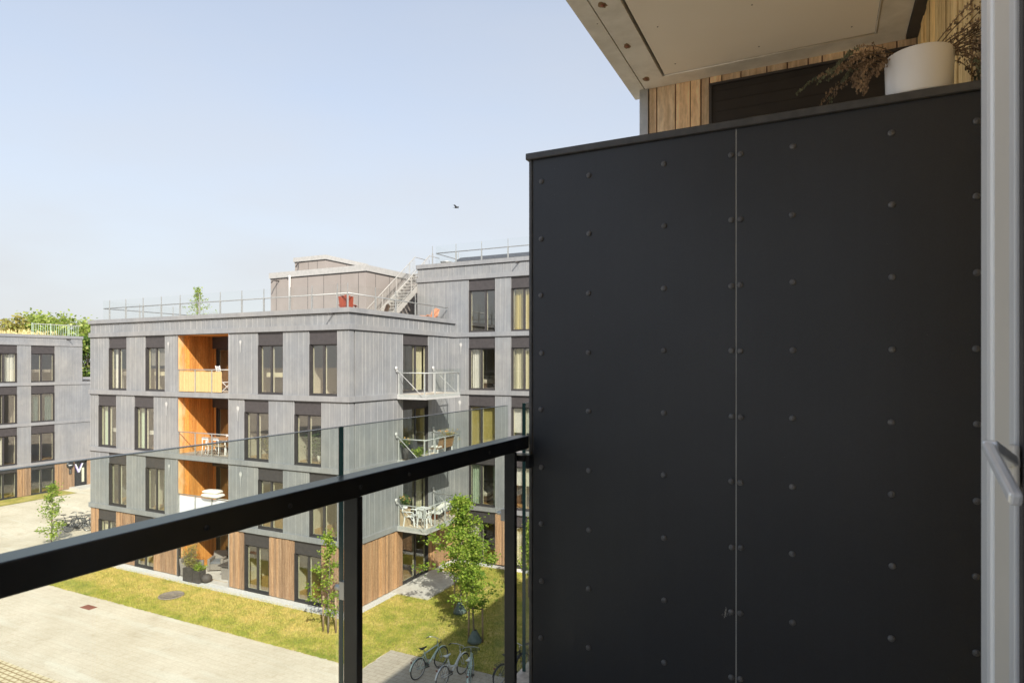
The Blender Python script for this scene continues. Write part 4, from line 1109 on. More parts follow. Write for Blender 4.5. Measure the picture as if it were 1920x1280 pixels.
for k in range(16):    # rising towards the right
    specs.append((1, rs_.uniform(-.7, .3), rs_.uniform(.4, 1.5), rs_.uniform(.5, 1.8), rs_.uniform(.26, .46), rs_.random() < .65))
for k in range(10):
    specs.append((rs_.uniform(.6, 1), rs_.uniform(-.6, .2), rs_.uniform(.0, .4), rs_.uniform(2.2, 4.0), rs_.uniform(.18, .28), rs_.random() < .3))
for (dx, dy, up, dr_, L, gr) in specs:
    a = rs_.uniform(0, 2*pi); r = rs_.uniform(0, .06)
    heather(ms, mb1, mg, base + Vector((r*cos(a)+.07*(1 if dx > 0 else -1), r*sin(a), 0)), dx, dy, up, dr_, L, gr)
ms.build("stem", "dry_stem", POT); mb1.build("dry_blossom", "dry_bloom", POT); mg.build("dry_sprig", "dry_green", POT)
# ------------------------------------------------------------------ trees and plants
def leaf_cloud(mb, rs, c, n, spread, size, flat=.5):
    if size < .2: n = int(n*1.6); size *= .78
    for _ in range(n):
        p = Vector((rs.gauss(c[0], spread), rs.gauss(c[1], spread), rs.gauss(c[2], spread*.8)))
        a = Vector((rs.gauss(0, 1), rs.gauss(0, 1), rs.gauss(0, flat))).normalized()
        b = a.orthogonal().normalized(); q = rs.uniform(0, 2*pi)
        b = (b*cos(q) + a.cross(b)*sin(q)).normalized()
        s = size*rs.uniform(.6, 1.25)
        mb.add([p, p+a*s*.5+b*s*.38, p+a*s, p+a*s*.5-b*s*.38], [(0, 1, 2, 3)])
def young_tree(name, label, base, H, spread, seed, leafs=14, size=.11, matn="leaf_young", stakes=True, bag=False, lo=.28, nb=26, sc=.10, group=None, bushy=1.0, cat="tree"):
    rs = random.Random(seed)
    t = thing(name, label, cat, base, group)
    mt, mc = MB(), MB(); bx, by, bz = base
    pts = []; n = 9; ox = oy = 0
    for k in range(n+1):
        f = k/n; pts.append((bx+ox, by+oy, bz+H*.97*f)); ox += rs.gauss(0, .02*H/4); oy += rs.gauss(0, .02*H/4)
    mt.tube(pts, [.035*H/4*(1-.85*k/n)+.005 for k in range(n+1)], 8)
    for k in range(nb):
        f = lo + (1-lo)*(k+.5)/nb; i = min(n-1, int(f*n)); g = f*n-i
        p0 = Vector(pts[i]).lerp(Vector(pts[i+1]), g); ang = k*2.4+rs.uniform(-.6, .6)
        prof = (min(1, (1-f)*1.35))**1.05 if f > .3 else .8+.4*f
        L = spread*max(.18, prof)*rs.uniform(.55, 1.15)
        up = rs.uniform(.25, .9)
        d = Vector((cos(ang), sin(ang), up)).normalized(); bp = [p0]
        for j in range(4):
            d = (d + Vector((rs.gauss(0, .16), rs.gauss(0, .16), -.05))).normalized(); bp.append(bp[-1]+d*L/4)
        mt.tube(bp, [.010*H/4*(1-.2*j)+.002 for j in range(5)], 5, False)
        for j in range(1, 5):
            for q in range(2):
                c = bp[j-1].lerp(bp[j], rs.uniform(.2, 1)) + Vector((rs.gauss(0, .05), rs.gauss(0, .05), rs.gauss(0, .05)))
                leaf_cloud(mc, rs, c, int(leafs*rs.uniform(.3, 1.3)*bushy), sc*rs.uniform(.6, 1.3), size)
    for k in range(4): leaf_cloud(mc, rs, Vector(pts[-1])+Vector((0, 0, -.12*k*H/4)), leafs, sc*.7, size)
    mt.build("trunk", "bark", t); mc.build("crown", matn, t)
    if stakes:
        for (dx, dy) in ((-.28, .05), (.25, .15)):
            m = MB(); m.tube([(bx+dx, by+dy, bz), (bx+dx*.95, by+dy, bz+1.35)], .035, 8); m.build("stake", "stake_wood", t)
        m = MB(); m.bar((bx-.28, by+.05, bz+1.2), (bx+.25, by+.15, bz+1.2), .01, .05); m.build("tie", "rubber", t)
    if bag:
        m = MB(); m.smooth = True
        m.lathe([(.10, 0), (.26, .02), (.27, .10), (.19, .24), (.09, .42), (.07, .46)], (bx, by, bz), 14)
        for i, v in enumerate(m.v): m.v[i] = (v[0]+rs.gauss(0, .012), v[1]+rs.gauss(0, .012), v[2])
        m.build("watering_bag", "water_bag", t)
    return t
GR = "young trees planted on the lawn"
g1 = gnd(615, 1188); young_tree("tree", "slim young tree in front of the wooden ground floor, beside the near railing post", (g1[0], g1[1], .02), 3.9, 1.0, 3, leafs=11, size=.125, lo=.16, nb=14, sc=.10, stakes=True, group=GR)
g2 = gnd(862, 1150); young_tree("tree", "tallest young green tree with watering bag, near the lowest side balcony", (g2[0], g2[1], .02), 4.75, 2.25, 8, leafs=23, size=.14, lo=.20, nb=31, sc=.13, bag=True, group=GR)
g3 = gnd(890, 1205); young_tree("tree", "staked young tree half in shade behind the parked bicycles, with green watering bag", (g3[0], g3[1], .02), 3.9, 1.5, 19, leafs=19, size=.13, lo=.30, nb=19, sc=.11, bag=True, group=GR)
g4 = gnd(992, 1120); young_tree("tree", "young tree seen only through the gap beside the dark screen", (g4[0], g4[1], .02), 3.4, .8, 27, leafs=9, size=.12, lo=.25, nb=22, group=GR)
g5 = gnd(96, 1016, 0); young_tree("tree", "young tree on the plaza beside the row of dark parked bicycles", (g5[0], g5[1], .0), 3.35, 1.3, 31, leafs=12, size=.14, lo=.06, nb=14, sc=.12, stakes=False, group=GR)
# terrace conifer-like shrub and background trees
p = atY(370, 590, 24.5); young_tree("roof_shrub", "small pointed green shrub standing behind the roof terrace railing", (p[0], 24.5, 11.86), 2.7, 1.25, 44, leafs=5, size=.11, matn="leaf_young", stakes=False, lo=.05, nb=26, sc=.08, cat="shrub")
def big_tree(label, base, H, W, seed, matn="leaf_far", n=46):
    rs = random.Random(seed); t = thing("tree", label, "tree", base, "trees beyond the buildings")
    mt, mc = MB(), MB(); bx, by, bz = base
    mt.tube([(bx, by, bz), (bx+.2, by, bz+H*.3), (bx, by+.2, bz+H*.7)], [.35, .28, .12], 8)
    for k in range(n):
        a = rs.uniform(0, 2*pi); f = rs.random(); el = rs.uniform(-.6, 1.0)
        r = W*(.45+.55*f)*cos(el*.9); c = Vector((bx+r*cos(a), by+r*sin(a), bz+H*.62+H*.34*math.sin(el)*rs.uniform(.7, 1.08)))
        mt.tube([(bx, by, bz+H*.4), (Vector((bx, by, bz+H*.4))+c)/2+Vector((0, 0, -.2)), c], [.10, .06, .02], 4, False)
        leaf_cloud(mc, rs, c, 90, W*.16, .34)
    mt.build("trunk", "bark", t); mc.build("crown", matn, t)
for (px, py, X, W, seed, mt_, lab) in (
    (5, 592, -74, 2.4, 61, "leaf_yellow", "yellowish tree top peeping over the left block's roof at the picture edge"),
    (62, 592, -76, 2.9, 62, "leaf_far", "bright green tree top above the middle of the left block's roof grass"),
    (103, 588, -72, 2.9, 63, "leaf_far", "rounded bright green tree top above the left block's roof fence"),
    (140, 596, -74, 2.7, 64, "leaf_far", "lower loose tree top behind the right end of the roof fence"),
    (164, 640, -72, 2.6, 65, "leaf_dark", "tree filling the narrow gap between the left block and the main block")):
    p = atX(px, py, X); H = p[2]+.9
    big_tree(lab, (X, p[1], ZC), H, W, seed, mt_)

# ------------------------------------------------------------------ ground fittings
def disc(name, c, r, matn, label, cat, z=.03):
    m = MB(); m.lathe([(0, .0), (r*.86, 0), (r*.87, .006), (r*.97, .006), (r, -.02)], (c[0], c[1], c[2]+z), 32)
    for k in range(5): m.box(c[0]-r*.6, c[0]+r*.6, c[1]-.02+(k-2)*r*.26, c[1]+.01+(k-2)*r*.26, c[2]+z+.0005, c[2]+z+.006)
    o = m.build(name, matn, None, c); tag(o, label, cat); return o
disc("manhole_cover", gnd(321, 1118), .52, "manhole_iron", "round brown manhole cover lying in the dry lawn", "manhole cover", .075)
disc("manhole_cover", gnd(57, 957), .42, "rust_iron", "farther rusty round cover in the plaza paving, near the left block", "manhole cover", .012)
disc("manhole_cover", gnd(74, 992), .42, "rust_iron", "nearer rusty round cover in the plaza paving, left of the young tree", "manhole cover", .012)
c = gnd(166, 1138)
m = MB(); m.box(c[0]-.32, c[0]+.32, c[1]-.17, c[1]+.17, -.02, .012)
for k in range(7): m.box(c[0]-.28+k*.085, c[0]-.245+k*.085, c[1]-.13, c[1]+.13, .012, .02)
tag(m.build("drain_grate", "rust_iron", None, c), "small rusty red rectangular drain grate in the pale plaza", "drain grate")

# ------------------------------------------------------------------ bicycles (built along +X, front wheel at +X)
def make_bike(paint, basket=False, saddle="black_plastic", rack=True, step=False):
    b = thing("bicycle", "", "bicycle", (0, 0, 0), "bicycles parked outside the blocks")
    r = .34; A_, B_ = Vector((-.52, 0, r)), Vector((.55, 0, r))
    for c in (A_, B_):
        m = MB(); m.lathe([(r-.035, -.012), (r-.012, -.019), (r, 0), (r-.012, .019), (r-.035, .012)], c, 36, 'y', closed=True); w = m.build("wheel", "rubber", b)
        m = MB(); m.lathe([(r-.048, -.010), (r-.034, -.012), (r-.034, .012), (r-.048, .010)], c, 36, 'y', closed=True)
        m.tube([(c.x, -.04, c.z), (c.x, .04, c.z)], .020, 8)
        for k in range(18):
            a = 2*pi*k/18; m.tube([(c.x+.015*cos(a+.6), .025*(-1)**k, c.z+.015*sin(a+.6)), (c.x+(r-.04)*cos(a), 0, c.z+(r-.04)*sin(a))], .0022, 3, False)
        m.build("rim", "steel_bright", w)
    bb = Vector((-.08, 0, .29)); st_ = Vector((-.26, 0, .80)); ht = Vector((.36, 0, .86)); hb = Vector((.40, 0, .70))
    m = MB(); m.tube([bb, st_], .021, 10); m.tube([bb, hb], .025, 10)
    if step: m.tube([st_+(bb-st_)*.55, Vector((.1, 0, .47)), hb+Vector((-.02, 0, .04))], .022, 10)
    else: m.tube([st_+(bb-st_)*.12, ht+Vector((.01, 0, -.04))], .020, 10)
    m.tube([ht, hb], .022, 10)
    for s in (-1, 1):
        m.tube([bb+Vector((0, .03*s, 0)), A_+Vector((0, .055*s, 0))], .010, 8); m.tube([st_+Vector((0, .02*s, -.05)), A_+Vector((0, .055*s, 0))], .008, 8)
    m.build("frame", paint, b)
    m = MB(); m.tube([hb+Vector((0, 0, .02)), hb+Vector((.015, 0, -.03))], .02, 8)
    for s in (-1, 1): m.tube([hb+Vector((.01, .03*s, -.02)), hb+Vector((.05, .052*s, -.12)), B_+Vector((0, .055*s, 0))], .012, 8)
    m.build("fork", paint, b)
    m = MB(); m.tube([ht, ht+Vector((-.03, 0, .14))], .014, 8)
    hc = ht+Vector((-.03, 0, .14))
    m.tube([hc+Vector((-.19, -.29, .03)), hc+Vector((-.09, -.27, .05)), hc+Vector((.03, -.12, .03)), hc+Vector((.03, .12, .03)), hc+Vector((-.09, .27, .05)), hc+Vector((-.19, .29, .03))], .011, 8)
    hbr = m.build("handlebar", "steel_bright", b)
    for s in (-1, 1):
        m = MB(); m.tube([hc+Vector((-.21, .293*s, .03)), hc+Vector((-.10, .272*s, .05))], .017, 8); m.build("grip", "black_plastic", hbr)
    m = MB(); m.tube([st_, st_+Vector((-.04, 0, .12))], .012, 8); m.build("seat_post", "steel_bright", b)
    m = MB(); sc = st_+Vector((-.05, 0, .14)); m.smooth = True
    n = 10; prof = []
    for k in range(n+1):
        f = k/n; w = .088*(1-f)**.8*(.55+.45*(1-f))+.018; prof.append((sc.x-.12+.27*f, w, sc.z+.02*(1-f)-.004))
    vs = []
    for (x, w, z) in prof: vs += [(x, -w, z), (x, 0, z+.03), (x, w, z), (x, 0, z-.03)]
    fs = []
    for k in range(n):
        for j in range(4): fs.append((k*4+j, k*4+(j+1) % 4, (k+1)*4+(j+1) % 4, (k+1)*4+j))
    fs += [(3, 2, 1, 0), (n*4, n*4+1, n*4+2, n*4+3)]; m.add(vs, fs); m.build("saddle", saddle, b)
    m = MB(); m.lathe([(.0, -.004), (.095, -.004), (.095, .004), (0, .004)], bb+Vector((0, .045, 0)), 20, 'y')
    m.tube([bb+Vector((0, -.06, 0)), bb+Vector((0, .06, 0))], .02, 8)
    m.bar(bb+Vector((0, .06, 0)), bb+Vector((.12, .06, -.12)), .012, .02); m.bar(bb+Vector((0, -.06, 0)), bb+Vector((-.12, -.06, .12)), .012, .02)
    m.tube([bb+Vector((-.02, .045, .092)), A_+Vector((0, .045, .04))], .006, 4); m.tube([bb+Vector((-.02, .045, -.092)), A_+Vector((0, .045, -.04))], .006, 4)
    cr = m.build("crankset", "black_paint", b)
    for s, q in ((1, Vector((.12, .1, -.12))), (-1, Vector((-.12, -.1, .12)))):
        m = MB(); c = bb+q; m.box(c.x-.045, c.x+.045, c.y-.04, c.y+.04, c.z-.01, c.z+.01); m.build("pedal", "black_plastic", cr)
    for c, a0, a1 in ((A_, .1*pi, .95*pi), (B_, .25*pi, .95*pi)):
        m = MB(); n = 14; vs = []
        for k in range(n+1):
            a = a0+(a1-a0)*k/n
            for (dr_, y) in ((.02, -.028), (.032, 0), (.02, .028)): vs.append((c.x+(r+dr_)*cos(a), y, c.z+(r+dr_)*sin(a)))
        fs = [(k*3+j, k*3+j+1, (k+1)*3+j+1, (k+1)*3+j) for k in range(n) for j in range(2)]
        m.smooth = True; m.add(vs, fs); m.build("mudguard", paint, b)
    if rack:
        m = MB()
        for y in (-.06, 0, .06): m.tube([(-.80, y, .74), (-.32, y, .74)], .006, 6)
        m.tube([(-.80, -.06, .74), (-.80, .06, .74)], .006, 6)
        for s in (-1, 1): m.tube([(-.70, .06*s, .74), (-.52, .06*s, .36)], .005, 6)
        m.build("rack", "black_paint", b)
        m = MB(); m.blob((-.83, 0, .66), .03, .035, .035); m.build("rear_light", "rust_iron", b)
    m = MB(); m.tube([bb+Vector((-.1, .05, 0)), Vector((-.16, .20, .02))], .008, 6); m.build("kickstand", "black_paint", b)
    if basket:
        m = MB(); x0, x1, z0, z1 = .50, .78, .72, .97
        for k in range(6):
            z = z0+(z1-z0)*k/5; e = .02*k/5
            m.tube([(x0-e, -.16-e, z), (x1+e, -.16-e, z), (x1+e, .16+e, z), (x0-e, .16+e, z), (x0-e, -.16-e, z)], .004, 4, False)
        for k in range(9):
            y = -.16+.04*k
            for x in (x0, x1): m.tube([(x, y, z0), (x+(.02 if x == x1 else -.02), y*1.1, z1)], .003, 4, False)
            m.tube([(x0, y, z0), (x1, y, z0)], .003, 4, False)
        m.build("basket", "black_paint", b)
    return b
def put_bike(b, rear, heading, label, lean=.0, z=0.02):
    d = Vector((cos(heading), sin(heading), 0)); o = Vector((rear[0], rear[1], z)) + d*.52
    b.location = o; b.rotation_euler = (lean, 0, heading); b["label"] = label
bk1 = make_bike("mint_paint", step=False)
put_bike(bk1, gnd(783, 1274), radians(79), "mint green bicycle with black saddle, leftmost of those parked by the lawn corner", .05)
bk2 = make_bike("white_paint", saddle="white_plastic", step=True)
put_bike(bk2, gnd(829, 1290), radians(84), "white step-through bicycle with white saddle, second from the lawn corner", .05)
bk3 = make_bike("mint_paint", basket=True, saddle="white_plastic")
put_bike(bk3, gnd(880, 1300), radians(114), "pale bicycle with front basket, seen from behind, in front of the staked tree", -.04)
dk = make_bike("black_paint", basket=True)
put_bike(dk, gnd(936, 1285), radians(75), "dark bicycle with wire basket, behind the second near railing post", .12)
g = gnd(978, 1262)
cbk = copy_tree(dk); put_bike(cbk, (g[0], g[1]), radians(60), "black bicycle glimpsed in the gap between railing post and dark screen", .08)
bl = make_bike("black_paint", rack=True)
cx, cy, _ = gnd(128, 997)
spots = [(cx-.8, cy-.1, 52, "black bicycle standing nearest the plaza tree, front wheel turned to the block"),
         (cx+.6, cy+1.2, 30, "black bicycle squeezed between the row and the main block's wooden corner"),
         (cx+.9, cy+2.0, 58, "black bicycle deepest behind the main block's left corner"),
         (cx, cy, 40, "frontmost black bicycle of the row by the main block, right of the plaza tree"),
         (cx-.5, cy+.75, 35, "black bicycle second in the row by the main block's left corner"),
         (cx-.3, cy+1.5, 44, "black bicycle third in the row by the main block's left corner"),
         (cx+.1, cy+2.3, 38, "black bicycle fourth in the row, half behind the main block's corner"),
         (cx+.4, cy+3.0, 46, "rearmost black bicycle in the row beside the main block's left corner")]
for k, (x, y, h, lab) in enumerate(spots):
    o = bl if k == 0 else copy_tree(bl)
    put_bike(o, (x, y), radians(h), lab, .06*(1 if k % 2 else -1), z=.0)
# ------------------------------------------------------------------ furniture
def adirondack(matn, label, loc, rz, first=None):
    if first is not None:
        o = copy_tree(first); return place(o, loc, rz, label)
    t = thing("garden_chair", label, "garden chair", (0, 0, 0), "slatted armchairs on the roof terrace")
    m = MB()
    for k in range(6): m.bar((-.27+.0, 0, 0), (-.27, 0, 0), .01, .01) if False else None
    # faces +X: seat slopes back, tall fan back
    for k in range(6): x = .25-.09*k; m.box(x-.04, x+.04, -.26, .26, .34-.022*k, .36-.022*k)
    m.build("seat", matn, t)
    m = MB()
    for k in range(5):
        a = (k-2)*.055; h = .98-.035*abs(k-2)
        m.bar((-.24, (k-2)*.098, .22), (-.50, (k-2)*.125, h), .118, .018, up=(1, 0, .3))
    m.bar((-.36, -.26, .56), (-.36, .26, .56), .02, .05); m.build("backrest", matn, t)
    for s in (-1, 1):
        m = MB(); m.box(-.36, .36, .27*s-.06*(s < 0)+(-.0), .27*s+.06*(s > 0)+.0, .56, .58) if False else m.box(-.38, .34, min(.25*s, .37*s), max(.25*s, .37*s), .56, .58); m.build("armrest", matn, t)
        m = MB(); m.box(.22, .31, min(.27*s, .295*s), max(.27*s, .295*s), 0, .56); m.build("leg", matn, t)
        m = MB(); m.bar((.30, .255*s, .32), (-.52, .255*s, .04), .022, .11); m.build("side_rail", matn, t)
    return place(t, loc, rz, label)
RZ = 11.87
# raised slightly: the chairs stand on the decked edge of the terrace
m = MB(); m.box(-20.3, -17.9, 20.6, 27.6, 11.86, 12.04); m.build("terrace_deck", "deck_board", A)
p = atY(652, 575, 21.0); ch1 = adirondack("orange_wood", "red-orange slatted armchair seen from behind at the terrace corner", (xY(652, 20.95), 20.95, 12.04), radians(122))
fs_ = thing("footstool", "low red-orange slatted footstool right of the corner armchair on the terrace", "footstool", (0, 0, 0))
m = MB()
for k in range(5): m.box(-.34+.14*k, -.22+.14*k, -.25, .25, .33-.03*k, .35-.03*k)
m.build("seat", "orange_wood", fs_)
for s in (-1, 1):
    m = MB(); m.bar((-.34, .24*s, .30), (.36, .24*s, .16), .022, .09); m.build("side_rail", "orange_wood", fs_)
    m = MB(); m.box(-.32, -.24, .22*s-.02, .22*s+.02, 0, .33); m.build("leg", "orange_wood", fs_)
    m = MB(); m.box(.26, .34, .22*s-.02, .22*s+.02, 0, .18); m.build("leg", "orange_wood", fs_)
place(fs_, (-17.97, 21.62, 12.20), radians(5))
m = MB(); m.box(-18.4, -17.5, 21.3, 21.95, 12.04, 12.20); tag(m.build('deck_step', 'deck_board', None, (-17.97, 21.6, 12.04)), 'low wooden step under the footstool at the terrace corner', 'step')
chd = adirondack("dark_wood", "dark brown slatted armchair at the foot of the steel staircase", (xY(709, 24.2), 24.2, 12.04), radians(200))
cho = adirondack("orange_pale", "pale orange slatted armchair by the wall at the terrace's right end", (-17.95, 26.95, 12.04), radians(252))

def folding_chair(matn, label, loc, rz, h=1.0):
    t = thing("chair", label, "chair", (0, 0, 0))
    m = MB(); m.box(-.20, .22, -.22, .22, .44, .465); m.build("seat", matn, t)
    m = MB()
    for s in (-1, 1): m.tube([(-.20, .21*s, .44), (-.34, .21*s, h)], .014, 8)
    for k in range(7): z = .54+.07*k*(h-.5)/.5; x = -.215-.018*k; m.tube([(x, -.21, z), (x, .21, z)], .010, 6)
    for k in range(6): y = -.16+.064*k; m.tube([(-.21, y, .52), (-.335, y, h-.02)], .007, 5)
    m.build("backrest", matn, t)
    for s in (-1, 1):
        m = MB(); m.tube([(-.22, .22*s, .46), (.24, .22*s, 0)], .014, 8); m.build("leg", matn, t)
        m = MB(); m.tube([(.22, .20*s, .46), (-.26, .20*s, 0)], .014, 8); m.build("leg", matn, t)
    return place(t, loc, rz, label)
zf3, zf2, zf1, zf0 = top(2)+.012, top(1)+.012, top(0)+.012, .085
folding_chair("white_metal", "white wire-backed chair at the right end of the reed-screened top loggia", (xY(421, 20.4), 20.42, zf3+.02), radians(75), 1.22)
# dining set, first loggia below the reed one
def table(name, label, cat, loc, L, W, H, matn, legm, rz=0):
    t = thing(name, label, cat, (0, 0, 0))
    m = MB(); n = max(3, int(W/.1))
    for k in range(n): m.box(-L/2, L/2, -W/2+W*k/n+.004, -W/2+W*(k+1)/n-.004, H-.03, H)
    m.build("tabletop", matn, t)
    for sx in (-1, 1):
        for sy in (-1, 1):
            m = MB(); m.bar((sx*(L/2-.08), sy*(W/2-.07), 0), (sx*(L/2-.12), sy*(W/2-.10), H-.03), .045, .045); m.build("leg", legm, t)
    m = MB(); m.box(-L/2+.1, L/2-.1, -W/2+.08, -W/2+.10, H-.09, H-.03); m.box(-L/2+.1, L/2-.1, W/2-.10, W/2-.08, H-.09, H-.03); m.build("apron", legm, t)
    return place(t, loc, rz, label)
table("dining_table", "wooden dining table among chairs on the middle loggia behind clear glass", "table", ((LG0+LG1)/2+.05, 20.9, zf2), 1.5, .75, .74, "teak", "white_metal")
def dining_chair(label, loc, rz, first=None):
    if first is not None: return place(copy_tree(first), loc, rz, label)
    t = thing("chair", label, "chair", (0, 0, 0), "white chairs around the loggia dining table")
    m = MB(); m.box(-.21, .21, -.21, .21, .44, .47); m.build("seat", "pale_wood", t)
    m = MB(); m.bar((-.20, -.2, .78), (-.20, .2, .78), .02, .12); m.bar((-.20, -.19, .45), (-.22, -.19, .84), .03, .03); m.bar((-.20, .19, .45), (-.22, .19, .84), .03, .03); m.build("backrest", "white_metal", t)
    for sx in (-1, 1):
        for sy in (-1, 1): m = MB(); m.tube([(sx*.19, sy*.19, .44), (sx*.23, sy*.22, 0)], .018, 8); m.build("leg", "white_metal", t)
    return place(t, loc, rz, label)
mx = (LG0+LG1)/2
dc = dining_chair("white chair at the near right side of the loggia dining table", (mx+.55, 20.42, zf2), radians(90))
dining_chair("white chair at the right end of the loggia dining table", (mx+1.05, 20.95, zf2), radians(180), dc)
dining_chair("white chair at the far right side of the loggia dining table", (mx+.45, 21.40, zf2), radians(-90), dc)
dining_chair("white chair at the near left side of the loggia dining table", (mx-.15, 20.42, zf2), radians(90), dc)
dining_chair("white chair at the far left side of the loggia dining table", (mx-.25, 21.42, zf2), radians(-90), dc)
def cushion(name, label, cat, loc, lx, ly, lz, matn, rz=0, group=None):
    m = MB(); rs = random.Random(int(abs(loc[0]*37))); n, k2 = 22, 8
    m.smooth = True; vs = []; fs = []
    for i in range(k2+1):
        a = -pi/2+pi*i/k2
        for j in range(n):
            t = 2*pi*j/n; e = .45
            cx_ = math.copysign(abs(cos(t))**e, cos(t)); cy_ = math.copysign(abs(sin(t))**e, sin(t)); ca = cos(a)**.5 if cos(a) > 0 else 0
            q = 1+rs.uniform(-.02, .02)
            vs.append((lx/2*cx_*ca*q, ly/2*cy_*ca*q, lz/2*math.sin(a)*q+lz/2))
    for i in range(k2):
        for j in range(n): fs.append((i*n+j, i*n+(j+1) % n, (i+1)*n+(j+1) % n, (i+1)*n+j))
    m.add(vs, fs); o = m.build(name, matn); o.location = loc; o.rotation_euler = (0, 0, rz); tag(o, label, cat, group); return o
zr = top(0)+1.09
cushion("folded_blanket", "thick cream bedding folded over the first floor loggia railing", "blanket", (mx+.55, 20.08, zr-.02), 1.15, .62, .20, "cushion_cloth")
cushion("folded_blanket", "upper cream duvet lying on the folded bedding", "blanket", (mx+.50, 20.10, zr+.16), .95, .52, .17, "cushion_cloth", .1)
def bushy_plant(name, label, cat, loc, potr, poth, potm, h, spread, leafm, seed, n=26, size=.07, box=None, flower=None, dens=10):
    rs = random.Random(seed); t = thing(name, label, cat, loc); x, y, z = loc
    m = MB()
    if box: m.box(x-box[0]/2, x+box[0]/2, y-box[1]/2, y+box[1]/2, z, z+poth)
    else: m.lathe([(0, 0), (potr*.75, 0), (potr, poth), (potr*.9, poth), (potr*.85, poth-.03), (0, poth-.03)], loc, 18)
    m.build("pot", potm, t)
    ms, ml, mf = MB(), MB(), MB()
    for k in range(n):
        bx = x + (rs.uniform(-.42, .42)*box[0] if box else rs.gauss(0, potr*.3)); by = y + (rs.uniform(-.3, .3)*box[1] if box else rs.gauss(0, potr*.3))
        e = Vector((bx+rs.gauss(0, spread*.5), by+rs.gauss(0, spread*.5), z+poth+h*rs.uniform(.35, 1)))
        mid = (Vector((bx, by, z+poth))+e)/2+Vector((0, 0, h*.12)); ms.tube([(bx, by, z+poth-.04), mid, e], .006, 4, False)
        for q in range(4): leaf_cloud(ml, rs, Vector((bx, by, z+poth)).lerp(e, .25+.25*q), dens//2, spread*.12+.02, size)
        if flower and k % 2 == 0: leaf_cloud(mf, rs, e, 5, .03, size*.9)
    ms.build("stem", "bark", t); ml.build("foliage", leafm, t)
    if flower: mf.build("flower", flower, t)
    return t
# ground floor loggia
zg = .085
def rattan_chair(label, loc, rz, first=None, W=.75):
    if first is not None: return place(copy_tree(first), loc, rz, label)
    t = thing("armchair", label, "armchair", (0, 0, 0), "grey woven armchairs on the ground floor terrace")
    m = MB(); m.box(-.36, .36, -W/2+.13, W/2-.13, .06, .36); m.build("seat", "rattan", t, bevel=.02)
    m = MB(); m.bar((-.34, 0, .30), (-.42, 0, .82), W-.06, .12, up=(1, 0, 0)) ; m.build("backrest", "rattan", t, bevel=.03)
    for s in (-1, 1): m = MB(); m.box(-.38, .38, min(s*(W/2-.125), s*W/2), max(s*(W/2-.125), s*W/2), .04, .60); m.build("armrest", "rattan", t, bevel=.03)
    m = MB(); m.box(-.30, .37, -W/2+.14, W/2-.14, .365, .45); m.build("cushion", "grey_cloth", t, bevel=.02)
    return place(t, loc, rz, label)
rc = rattan_chair("grey woven armchair at the left front of the ground floor terrace", (LG0+.48, 20.40, zg), radians(20))
rattan_chair("grey woven armchair in the back left corner of the ground floor terrace", (LG0+.95, 21.45, zg), radians(-60), rc)
rattan_chair("grey woven armchair behind the low table at the terrace door", (LG0+2.0, 21.55, zg), radians(-100), rc)
rt = thing("low_table", "dark brown woven rectangular table on the ground floor terrace", "table", (0, 0, 0))
m = MB(); m.box(-.62, .62, -.38, .38, .62, .68); m.build("tabletop", "rattan_dark", rt, bevel=.01)
m = MB(); m.box(-.50, .50, -.28, .28, 0, .615); m.build("base", "rattan", rt, bevel=.01)
place(rt, (LG1-.72, 20.85, zg), radians(8))
bushy_plant("planter_box", "dark square planter with tall yellow-green bamboo at the ground floor loggia", "planter", (LG0+1.12, 19.85, .05), .3, .60, "planter_dark", 1.30, .30, "leaf_yellow", 71, n=44, size=.07, box=(.62, .42), dens=10)
bushy_plant("planter_box", "low dark planter with bright green herbs right of the bamboo", "planter", (LG0+1.68, 19.85, .05), .2, .55, "planter_dark", .28, .20, "leaf_young", 72, n=16, size=.09, box=(.40, .38))
m = MB(); m.blob((0, 0, .2), .24, .24, .2, 14, 8); o = m.build("pouf", "rattan_dark"); o.location = (LG0+2.05, 19.95, .06); tag(o, "round dark pouf on the gravel edge right of the planters", "pouf")

# side balcony furniture
def mono_chair(label, loc, rz, first=None):
    if first is not None: return place(copy_tree(first), loc, rz, label)
    t = thing("chair", label, "chair", (0, 0, 0), "white plastic chairs on the lowest side balcony")
    m = MB(); m.box(-.22, .24, -.24, .24, .41, .44); m.build("seat", "white_plastic", t, bevel=.01)
    m = MB(); n = 7
    for k in range(n):      # fan of slats, rounded top
        f = (k-(n-1)/2)/((n-1)/2); m.bar((-.22, f*.15, .46), (-.31, f*.235, .84-.10*f*f), .042, .018, up=(1, 0, 0))
    m.tube([(-.22, -.22, .44)] + [(-.30, .25*math.sin(a), .62+.27*cos(a)) for a in [(-1.45+2.9*k/12) for k in range(13)]] + [(-.22, .22, .44)], .020, 8)
    m.build("backrest", "white_plastic", t)
    for s in (-1, 1):
        m = MB(); m.tube([(-.27, .25*s, .64), (.05, .28*s, .65), (.20, .27*s, .62), (.23, .25*s, .44)], .022, 8); m.build("armrest", "white_plastic", t)
        for q in (-1, 1): m = MB(); m.bar((.20*q, .21*s, .42), (.25*q, .24*s, 0), .05, .04); m.build("leg", "white_plastic", t)
    return place(t, loc, rz, label)
z1 = BZ[0]+.19
pc1 = mono_chair("white plastic fan-back chair standing at the outer corner of the lowest balcony", (-15.95, 23.62, z1), radians(100))
mono_chair("white plastic armchair against the left end of the lowest balcony", (-16.65, 23.55, z1), radians(20), pc1)
table("balcony_table", "small white table between the plastic chairs on the lowest balcony", "table", (-16.35, 24.15, z1), .55, .55, .68, "white_plastic", "white_plastic")
